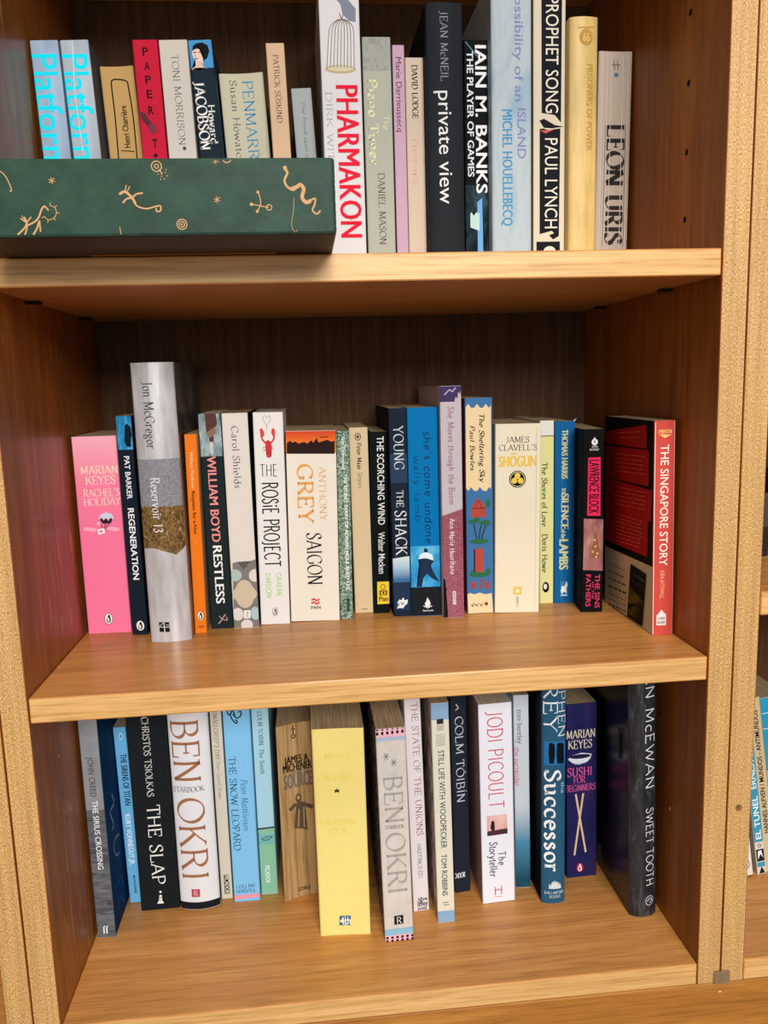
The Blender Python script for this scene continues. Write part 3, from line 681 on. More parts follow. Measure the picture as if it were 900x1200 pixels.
 {'id':'M4','x':102.85,'y':140.41,'z':0.12,'w':10.72,'h':181.28,'d':111.0,'yaw':0,'sk':-0.31,'ln':0.011,'col':'*orange','label':'slim orange paperback between the silver hardback and the black book','items':[('T','author_lettering','William Faulkner',5.48,166.29,5.48,132.48,2.83,'n','#fbd2a8'),('T','title_lettering','Requiem for a Nun',5.42,130.75,5.42,91.78,2.89,'B','#3c1c10'),('E','emblem',5.76,16.15,3.09,4.51,0.0,'#3a2010'),('E','emblem',5.76,16.15,2.72,4.1,0.0,'#f2e2cc'),('Q','emblem',[(5.74,19.43),(6.71,19.06),(6.58,17.96),(7.39,15.67),(7.12,13.83),(5.96,12.93),(4.51,13.32),(4.06,15.39),(5.09,17.61)],'#181818'),('E','emblem',5.53,15.33,0.74,1.72,0.0,'#f0ece6'),('T','emblem','1420',3.6,5.97,8.34,5.97,1.83,'B','#3c1c10')],'right':'#b99a80'},
 {'id':'M5','x':116.45,'y':151.77,'z':0.0,'w':19.96,'h':198.62,'d':129.0,'yaw':0,'sk':-1.24,'ln':0.0,'col':'#20292a','label':'black paperback with salmon and white condensed capitals and a photograph of legs at the top','items':[('Q','spine_picture',[(0.1,160.31),(19.86,160.31),(19.86,198.32),(0.1,198.32)],'*rain'),('Q','spine_picture',[(5.87,198.32),(15.95,198.25),(16.74,188.75),(12.38,183.19),(12.97,173.63),(9.66,167.62),(8.68,176.63),(6.47,183.37)],'#5a3a34'),('Q','spine_picture',[(5.81,181.49),(14.79,186.91),(14.86,181.2),(9.42,176.61)],'#8f6a5c'),('Q','spine_picture',[(8.84,172.81),(11.86,173.67),(11.97,162.17),(9.36,162.26)],'#c8c4c0'),('T','author_lettering','WILLIAM BOYD',9.55,160.35,9.55,82.13,7.58,'C','#e8928c'),('T','title_lettering','RESTLESS',9.78,78.2,9.78,24.16,7.81,'C','#eeeeea'),('S','emblem',[(6.64,4.48),(10.49,9.05),(12.23,11.85),(13.91,13.42)],0.99,'#b9928e'),('S','emblem',[(7.87,12.02),(10.49,9.05),(14.79,7.65),(14.17,10.95)],0.8,'#b9928e')]},
 {'id':'M6','x':137.32,'y':148.77,'z':0.0,'w':23.21,'h':198.36,'d':129.0,'yaw':0,'sk':-0.94,'ln':0.0,'col':'#ddd5cb','label':'white paperback with a grey patterned foot and thin black serif name','items':[('T','author_lettering','Carol Shields',11.18,186.83,11.18,130.75,6.1,'s','#2c2a2a'),('Q','spine_pattern',[(2.1,62.07),(6.38,62.89),(11.78,55.24),(18.92,63.36),(23.11,64.69),(23.11,0.3),(0.1,0.3)],'#7f7874'),('E','spine_pattern',11.61,32.45,8.86,13.39,0.0,'#c9bba0'),('E','spine_pattern',11.61,32.45,11.17,8.11,0.0,'#c9bba0'),('E','spine_pattern',3.82,50.36,6.15,5.63,0.0,'#a9bcb8'),('E','spine_pattern',22.1,49.57,5.77,6.04,0.0,'#d9d2ca'),('E','spine_pattern',4.3,13.45,5.01,6.12,0.0,'#d9d2ca'),('E','spine_pattern',20.35,13.73,4.24,6.13,0.0,'#a9c3c4'),('E','spine_pattern',12.09,2.85,5.4,5.33,0.0,'#d9d2ca'),('Q','emblem',[(9.88,16.87),(16.07,16.99),(15.69,9.24),(9.5,9.12)],'#e9e4dc'),('S','emblem',[(11.71,14.74),(14.02,14.63),(11.93,11.46),(14.25,11.35)],0.58,'#77706c')],'right':'#1d1c1e'},
 {'id':'M7','x':161.89,'y':155.05,'z':0.36,'w':27.09,'h':197.79,'d':129.0,'yaw':0,'sk':-0.28,'ln':0.0134,'col':'#e6e2dc','label':'white paperback with a small red lobster and tall hand drawn black capitals','items':[('T','title_lettering','THE',4.77,145.06,20.44,145.06,10.83,'t','#1a1a1a'),('T','title_lettering','ROSiE PROJECT',12.99,134.0,12.99,55.27,14.18,'m','#1a1a1a'),('T','author_lettering','GRAEME',18.13,48.91,18.13,26.38,4.44,'m','#8ccf5e'),('T','author_lettering','SiMSiON',8.37,49.27,8.37,25.69,4.44,'m','#8ccf5e'),('S','ornament',[(12.32,185.71),(9.85,190.42),(9.3,193.42),(11.01,194.71),(12.58,192.69),(14.31,194.65),(15.91,193.29),(15.47,190.31),(12.32,185.71),(12.51,182.04)],0.33,'#77726e'),('Q','lobster_picture',[(10.78,171.72),(13.15,172.84),(15.41,170.95),(16.26,166.9),(14.71,161.05),(15.57,157.49),(13.2,156.54),(11.23,157.26),(12.04,161.11),(10.24,166.2)],'#c73a3e'),('S','lobster_picture',[(11.03,169.53),(8.17,172.95),(6.68,177.16)],1.49,'#c73a3e'),('S','lobster_picture',[(15.37,169.94),(17.8,172.74),(18.95,176.9)],1.49,'#c73a3e'),('Q','lobster_picture',[(5.89,182.51),(7.28,184.15),(9.78,180.1),(9.98,176.75),(7.61,175.47),(6.07,178.51)],'#d8484a'),('Q','lobster_picture',[(16.5,182.3),(18.55,183.92),(19.75,180.56),(19.25,175.89),(17.27,176.26),(16.05,179.3)],'#d8484a'),('S','lobster_picture',[(9.94,167.04),(7.87,165.07)],0.5,'#b83036'),('S','lobster_picture',[(10.18,164.52),(8.43,162.37)],0.5,'#b83036'),('S','lobster_picture',[(15.9,166.24),(17.82,164.18)],0.5,'#b83036'),('E','emblem',13.59,11.92,2.89,3.94,0.0,'#2a2a2a'),('E','emblem',13.59,11.92,2.54,3.58,0.0,'#e6e2dc'),('Q','emblem',[(13.52,14.78),(14.44,14.46),(14.34,13.5),(15.13,11.5),(14.9,9.89),(13.83,9.11),(12.47,9.45),(12.02,11.26),(12.95,13.2)],'#181818'),('E','emblem',13.39,11.21,0.69,1.5,0.0,'#f0ece6')],'left':'#3a2a30'},
 {'id':'M8','x':189.99,'y':158.62,'z':0.77,'w':45.96,'h':179.5,'d':111.0,'yaw':0,'sk':-1.67,'ln':0.0168,'col':'#e6dece','label':'fat cream paperback with orange and black serif capitals under a sunset strip','items':[('Q','sunset_picture',[(0.1,158.77),(45.86,158.77),(45.86,179.2),(0.1,179.2)],'*sunset'),('Q','sunset_picture',[(0.75,158.77),(1.04,168.52),(4.05,170.81),(5.95,168.83),(8.92,169.95),(11.8,167.96),(16.73,169.43),(19.63,167.83),(23.62,170.88),(25.13,168.52),(28.38,173.14),(29.83,168.63),(35.33,169.52),(38.3,171.03),(41.58,169.02),(44.74,170.14),(44.46,158.01)],'#2c1c1a'),('S','sunset_picture',[(31.52,173.48),(39.35,173.74)],0.78,'#3a1c14'),('T','author_lettering','GREY',16.8,148.7,16.8,94.54,13.81,'S','#dfa25c'),('T','author_lettering','ANTHONY',32.67,146.02,32.67,95.82,6.31,'s','#dfa25c'),('T','title_lettering','SAIGON',23.49,84.35,23.49,35.32,13.56,'s','#1a1a1c'),('S','emblem',[(19.65,19.93),(22.09,21.31),(24.46,19.58),(27.31,21.16)],1.61,'#d64048'),('S','emblem',[(19.56,16.81),(22.01,18.2),(24.38,16.47),(27.23,18.05)],1.61,'#d64048'),('T','emblem','PAN',19.06,12.96,27.91,12.96,2.91,'B','#2a2a2a')]},
 {'id':'M9','x':236.66,'y':159.4,'z':0.17,'w':12.0,'h':178.52,'d':111.0,'yaw':0,'sk':-0.05,'ln':0.0144,'col':'*moss','label':'thin mottled green and white paperback with small white lettering','items':[('T','title_lettering','THE SECRET DIARY OF ADRIAN MOLE AGED 13¾',7.71,138.81,7.71,28.4,3.0,'B','#eef0ea'),('T','author_lettering','Sue Townsend',6.39,172.79,6.39,143.19,3.0,'B','#dfe6dc'),('Q','emblem',[(6.2,20.14),(8.99,20.03),(8.91,6.85),(6.11,6.97)],'#3c4a42')]},
 {'id':'M10','x':251.92,'y':177.83,'z':0.0,'w':17.7,'h':180.33,'d':111.0,'yaw':0,'sk':-1.25,'ln':0.0,'col':'#d8bf98','label':'plain cream paperback with a small round emblem above brown lettering','items':[('E','emblem',8.2,171.57,2.57,3.21,0.79,'#4a3a2c'),('E','emblem',8.2,171.57,1.18,1.61,0.0,'#4a3a2c'),('T','author_lettering','Peter Maas',9.12,165.51,9.12,140.8,4.38,'S','#3a2c24'),('T','title_lettering','Serpico',9.34,137.75,9.34,122.41,4.43,'s','#8a6a4c'),('S','emblem',[(6.26,3.65),(12.24,3.65)],0.64,'#6a5038')]},
 {'id':'M11','x':269.97,'y':172.05,'z':0.2,'w':15.41,'h':176.01,'d':111.0,'yaw':0,'sk':0.36,'ln':0.0132,'col':'#111515','label':'black paperback with white sans lettering and a yellow square near the foot','items':[('T','title_lettering','THE SCORCHING WIND',8.68,171.52,8.68,87.19,6.44,'N','#e6e6e2'),('T','author_lettering','Walter Macken',8.35,79.99,8.35,39.14,6.29,'N','#dcdcd8'),('Q','emblem',[(3.42,31.34),(14.99,31.22),(15.12,9.07),(3.41,9.02)],'#e8c636'),('T','emblem','Pan',5.12,14.26,13.97,14.26,4.69,'B','#1a1a1a'),('E','emblem',8.92,25.99,2.2,2.33,0.6,'#2a2410'),('Q','emblem',[(5.67,22.75),(12.88,22.61),(12.81,17.72),(5.58,17.87)],'#2a2410'),('Q','emblem',[(6.85,21.85),(11.66,21.82),(11.62,18.63),(6.8,18.66)],'#e8c636'),('Q','emblem',[(7.65,21.38),(10.85,21.22),(9.21,18.75)],'#2a2410')],'left':'#2a6a74'},
 {'id':'M12','x':287.97,'y':158.46,'z':0.0,'w':16.31,'h':197.81,'d':129.0,'yaw':0,'sk':-0.84,'ln':0.0,'col':'#1c2736','label':'dark navy paperback with white capitals and a white leaf near the foot','items':[('Q','title_panel',[(0.1,128.4),(16.21,128.4),(16.21,155.71),(0.1,155.71)],'#2c4058'),('T','author_lettering','YOUNG',8.58,181.31,8.58,140.99,9.05,'s','#c9d4da'),('T','title_lettering','THE',8.46,121.37,8.46,105.64,6.41,'s','#dfe2e2'),('T','title_lettering','SHACK',8.65,102.2,8.65,60.28,10.54,'s','#dfe2e2'),('Q','spine_picture',[(0.1,33.36),(16.21,33.36),(16.21,58.25),(0.1,58.25)],'*horizon'),('Q','spine_picture',[(0.1,59.64),(16.21,58.91),(16.21,58.71),(0.1,56.51)],'#1c2736'),('Q','spine_band',[(0.1,6.11),(16.21,6.11),(16.21,32.94),(0.1,32.94)],'#22344e'),('Q','emblem',[(3.38,13.67),(5.53,16.73),(7.58,15.6),(8.89,18.69),(10.49,15.48),(13.42,16.41),(12.93,12.23),(10.82,10.63),(8.68,7.77),(5.77,8.31),(2.84,7.59),(5.4,10.44)],'#e8e8e8'),('T','emblem','W',6.48,12.42,10.23,12.42,3.36,'B','#22344e')]},
 {'id':'M13','x':304.64,'y':156.17,'z':0.0,'w':28.26,'h':197.88,'d':129.0,'yaw':0,'sk':-1.74,'ln':0.0,'col':'#0672ae','label':'bright blue paperback with a dress picture and a white flame on a black foot','items':[('T','title_lettering',"she's come undone",18.51,175.87,18.51,69.87,7.15,'w','#16365e'),('T','author_lettering','wally lamb',8.27,153.94,8.27,92.27,5.56,'w','#0e4a78'),('Q','dress_picture',[(0.1,28.24),(28.16,28.24),(28.16,67.99),(0.1,67.99)],'*bluedress'),('Q','dress_picture',[(13.15,65.56),(16.38,65.44),(16.73,62.14),(20.92,59.1),(22.25,53.28),(19.35,49.25),(21.28,42.96),(27.63,32.32),(19.57,36.79),(15.58,41.1),(11.86,37.08),(10.28,28.39),(5.2,28.58),(8.69,41.35),(8.83,49.64),(7.31,54.86),(9.01,59.54),(13.09,61.86)],'#20304a'),('Q','dress_picture',[(7.73,55.46),(9.01,59.54),(13.09,61.86),(16.72,61.73),(21.12,59.1),(21.85,53.7),(15.82,55.99),(12.18,56.12)],'#d9e8f0'),('Q','spine_band',[(0.1,0.3),(28.16,0.3),(28.16,28.24),(0.1,28.24)],'#1c2024'),('Q','emblem',[(15.2,18.16),(17.19,14.94),(18.37,11.75),(17.1,8.85),(13.83,8.98),(12.65,11.97),(14.33,14.42)],'#e8e8e8'),('S','emblem',[(11.39,9.91),(15.44,7.65),(19.56,9.6)],0.82,'#e8e8e8'),('T','emblem','Beachcomb',10.9,5.22,20.72,5.22,1.68,'B','#d0d0d0')]},
 {'id':'M14','x':333.63,'y':144.46,'z':0.0,'w':19.67,'h':216.6,'d':138.0,'yaw':0,'sk':-0.5,'ln':0.0,'col':'#c0b8bc','label':'tall paperback,pale grey above and mottled mauve below,purple block at the top','items':[('Q','spine_band',[(0.1,202.37),(19.57,202.37),(19.57,216.3),(0.1,216.3)],'#43365e'),('S','ornament',[(4.23,208.67),(9.01,213.11),(11.35,211.51),(14.54,214.86)],1.18,'#b0a4c4'),('Q','spine_band',[(13.23,202.65),(14.45,206.83),(16.01,205.25),(16.86,210.97),(18.81,209.0),(19.57,214.32),(19.57,202.06)],'#c0b8bc'),('Q','lower_panel',[(0.12,97.64),(19.57,103.86),(19.57,0.3),(0.16,0.3)],'*mauve'),('T','title_lettering','She Moves through the Boom',9.83,197.75,9.83,108.07,5.56,'w','#9a6a78'),('T','author_lettering','Ann Marie Hourihane',9.43,94.87,9.43,42.07,4.82,'w','#e8dcdc'),('Q','emblem',[(8.97,25.63),(11.8,25.49),(11.87,12.64),(9.03,12.78)],'#e6dede'),('T','emblem','MARINO',10.42,24.32,10.42,13.54,1.82,'B','#7a4450'),('Q','ornament',[(0.22,38.81),(2.21,36.66),(1.75,31.54),(3.33,28.37),(2.45,22.22),(0.76,16.09),(3.14,11.82),(2.26,5.63),(4.23,0.3),(0.16,0.3)],'#1c1a1c')]},
 {'id':'M15','x':358.33,'y':154.05,'z':0.0,'w':25.69,'h':204.97,'d':129.0,'yaw':0,'sk':-0.58,'ln':0.0,'col':'#41719f','label':'blue paperback with a cream title panel and red domed palace pictures','items':[('Q','title_panel',[(0.74,196.61),(3.14,199.66),(5.89,196.06),(8.66,195.97),(11.45,199.4),(14.21,195.8),(16.99,195.71),(19.36,199.16),(22.53,195.54),(24.51,197.82),(24.03,119.98),(21.8,121.68),(19.37,117.94),(16.12,118.67),(13.28,122.01),(10.44,118.29),(7.6,119.0),(4.77,122.33),(2.32,118.8),(0.3,121.3)],'#e6cfa2'),('T','title_lettering','The Sheltering Sky',15.65,190.27,15.65,126.76,4.81,'I','#181414'),('T','author_lettering','Paul Bowles',6.74,179.18,6.74,137.71,4.41,'I','#4a2418'),('Q','palace_picture',[(4.64,93.17),(4.68,102.52),(7.14,106.89),(11.64,111.57),(16.52,106.51),(18.55,101.96),(18.55,93.41)],'#b04a40'),('S','palace_picture',[(4.68,102.12),(18.55,101.96)],0.61,'#3a1c1c'),('S','palace_picture',[(8.35,102.78),(11.23,110.37)],0.41,'#3a1c1c'),('S','palace_picture',[(14.88,102.52),(12.04,110.34)],0.41,'#3a1c1c'),('S','palm_picture',[(11.96,71.97),(13.21,82.18),(15.27,88.24)],1.03,'#20303a'),('S','palm_picture',[(9.9,72.06),(8.28,80.34),(7.08,88.58)],1.03,'#20303a'),('S','palm_picture',[(14.01,71.88),(18.55,86.06)],1.02,'#20303a'),('E','palm_picture',6.26,89.43,4.51,2.04,0.0,'#2f6a48'),('E','palm_picture',9.95,91.32,2.87,2.45,0.0,'#2f6a48'),('E','palm_picture',16.91,88.17,4.92,2.05,0.0,'#2f6a48'),('E','palm_picture',19.78,88.05,2.87,2.86,0.0,'#2f6a48'),('E','palm_picture',21.0,106.33,2.04,4.06,0.0,'#2f6a48'),('E','palm_picture',11.95,70.33,8.65,2.47,0.0,'#2f6a48'),('E','bush_picture',11.46,38.02,9.16,2.5,0.0,'#2f6a48'),('E','bush_picture',5.64,40.17,2.5,2.5,0.0,'#2f6a48'),('E','bush_picture',20.2,40.54,2.49,3.34,0.0,'#2f6a48'),('Q','palace_tower_picture',[(7.39,62.9),(7.31,40.72),(16.04,40.31),(16.07,63.14),(14.83,64.02),(13.59,62.42),(12.35,64.13),(11.11,62.53),(9.46,64.25)],'#b04a40'),('S','palace_tower_picture',[(7.39,62.9),(7.31,40.72)],1.25,'#2a2230'),('Q','archway_picture',[(3.49,25.02),(3.51,29.62),(6.03,32.85),(8.52,29.39),(8.92,24.34)],'#a8443e'),('S','archway_picture#2',[(12.68,24.16),(13.95,34.57)],1.46,'#a8443e'),('S','archway_picture#2',[(15.61,24.86),(16.04,33.22)],1.25,'#a8443e'),('Q','archway_picture#3',[(17.7,23.92),(18.54,30.17),(21.04,32.15),(22.29,24.12)],'#a8443e'),('Q','emblem_panel',[(0.11,19.3),(2.63,20.44),(6.81,18.98),(11.84,20.42),(17.28,18.48),(23.55,19.44),(24.84,0.3),(0.84,0.3)],'#e6cfa2'),('T','emblem','ecc',3.83,9.15,16.01,9.15,3.8,'H','#1c1818'),('E','emblem',18.32,9.16,1.68,1.9,0.0,'#8a3a30')],'left':'#7a2a30'},
 {'id':'M16','x':384.36,'y':150.76,'z':0.45,'w':42.12,'h':180.07,'d':111.0,'yaw':0,'sk':-4.03,'ln':0.0106,'col':'#e4dbc0','label':'fat ivory paperback with a yellow title,a black round crest and a yellow square','items':[('T','author_lettering','JAMES',10.04,165.31,31.24,165.31,5.53,'s','#302c28'),('T','author_lettering',"CLAVELL'S",3.36,158.0,38.24,158.0,5.55,'s','#302c28'),('T','title_lettering','SHOGUN',3.44,145.19,37.95,145.19,9.96,'X','#e6bf4a'),('S','title_lettering',[(13.8,152.27),(19.93,152.36)],1.22,'#e6bf4a'),('E','emblem',20.52,128.41,7.77,8.03,0.0,'#1c1a18'),('E','emblem',20.52,128.41,6.54,6.83,0.61,'#d9cfa8'),('E','emblem',20.49,131.62,2.66,2.8,0.0,'#e6c850'),('E','emblem',17.66,127.06,2.66,2.81,0.0,'#e6c850'),('E','emblem',23.39,126.96,2.66,2.81,0.0,'#e6c850'),('Q','emblem',[(17.37,25.06),(24.99,25.34),(25.26,17.58),(17.63,17.51)],'#e0c060'),('E','emblem',21.32,21.22,1.86,1.89,0.0,'#f0e6b0'),('T','emblem','22997 4',21.29,15.77,21.29,6.09,1.86,'n','#4a443c'),('S','crease',[(38.07,177.11),(37.97,1.98)],0.41,'#cfc4a6')]},
 {'id':'M17','x':435.57,'y':175.85,'z':0.0,'w':13.66,'h':180.88,'d':111.0,'yaw':0,'sk':-1.29,'ln':0.0,'col':'#d9d694','label':'thin pale yellow paperback with a white top and a small black oval near the foot','items':[('Q','spine_band',[(0.1,166.09),(13.56,166.09),(13.56,180.58),(0.1,180.58)],'#dedbd2'),('S','spine_band',[(0.1,166.08),(13.56,166.09)],0.83,'#4a4a3c'),('T','title_lettering','The Shores of Love',4.66,140.2,4.66,77.68,5.09,'S','#2c2c22'),('T','author_lettering','Doris Howe',4.95,69.81,4.95,31.38,5.2,'S','#2c2c22'),('E','emblem',6.02,16.38,3.29,5.45,0.0,'#1c1c1a'),('E','emblem',5.58,17.04,1.75,2.83,0.0,'#e0dcc8')]},
 {'id':'M18','x':449.58,'y':173.03,'z':0.0,'w':19.84,'h':179.64,'d':111.0,'yaw':0,'sk':-1.26,'ln':0.0,'col':'#155e94','label':'blue paperback with pale gold capitals,a white bird emblem and a torn top corner','items':[('T','author_lettering','THOMAS HARRIS',9.46,171.56,9.46,124.34,6.28,'X','#cfcf9a'),('T','title_lettering','THE',8.51,115.41,8.51,108.52,4.38,'X','#cfcf9a'),('T','title_lettering','SILENCE',9.95,109.29,9.95,75.13,7.49,'X','#d6d4a2'),('T','title_lettering','of the',8.43,74.35,8.43,65.2,4.48,'X','#cfcf9a'),('T','title_lettering','LAMBS',9.03,64.11,9.03,34.52,8.7,'X','#d6d4a2'),('Q','emblem',[(5.56,22.13),(12.61,22.24),(12.77,7.02),(5.66,6.9)],'#3a7aa8'),('Q','emblem',[(5.98,12.55),(7.71,17.91),(9.84,16.73),(12.26,22.26),(13.02,17.67),(11.28,14.49),(12.21,10.09),(9.53,11.96),(7.07,9.46)],'#e8ecec'),('S','emblem',[(6.01,8.2),(12.76,8.11)],0.89,'#dfe6e6'),('S','crease',[(6.51,178.8),(6.77,1.18)],0.36,'#3a7cac'),('S','crease',[(13.84,178.52),(13.55,0.87)],0.36,'#2c6a9c')]},
 {'id':'M19','x':464.74,'y':138.23,'z':0.0,'w':20.29,'h':173.63,'d':111.0,'yaw':-0.129,'sk':0.0,'ln':0.0,'col':'#101011','label':'black paperback with a hot pink name block and a hazy tower picture','items':[('E','emblem',11.16,161.65,2.84,2.95,0.0,'#e8e6e6'),('Q','emblem',[(9.48,162.9),(11.11,166.37),(12.82,162.76)],'#e8e6e6'),('T','emblem','A',9.99,162.04,12.33,162.04,2.75,'B','#101011'),('T','emblem','AVON',8.52,157.41,13.88,157.41,1.77,'B','#d0d0d0'),('T','emblem','MYSTERY',6.86,154.66,15.26,154.66,1.78,'B','#d0d0d0'),('Q','name_panel',[(5.38,147.31),(16.71,147.59),(17.19,92.7),(4.94,93.13)],'#dc2c54'),('T','author_lettering','LAWRENCE BLOCK',11.14,145.07,11.14,95.04,9.01,'C','#1a0c10'),('Q','tower_picture',[(1.92,90.25),(19.91,89.31),(20.09,40.11),(1.64,41.17)],'*haze'),('Q','tower_picture',[(11.64,79.99),(13.08,79.92),(13.93,69.67),(16.63,59.28),(17.1,52.05),(8.63,52.53),(8.94,59.7),(11.03,69.83)],'#8a5a3c'),('S','tower_picture',[(12.33,83.01),(12.39,77.92)],0.72,'#c09060'),('E','tower_picture',10.41,58.6,1.1,1.23,0.0,'#c8a070'),('E','tower_picture',12.91,63.59,1.09,1.23,0.0,'#c8a070'),('E','tower_picture',14.83,56.91,1.1,1.23,0.0,'#c8a070'),('E','tower_picture',12.12,69.77,1.09,1.23,0.0,'#c8a070'),('E','tower_picture',13.77,53.68,1.1,1.24,0.0,'#c8a070'),('T','title_lettering','THE SINS',15.15,36.67,15.15,4.11,4.56,'N','#d23a64'),('T','title_lettering','OF THE',10.87,29.65,10.87,12.97,1.9,'N','#d23a64'),('T','title_lettering','FATHERS',6.6,36.74,6.6,5.48,4.56,'N','#d23a64')]},
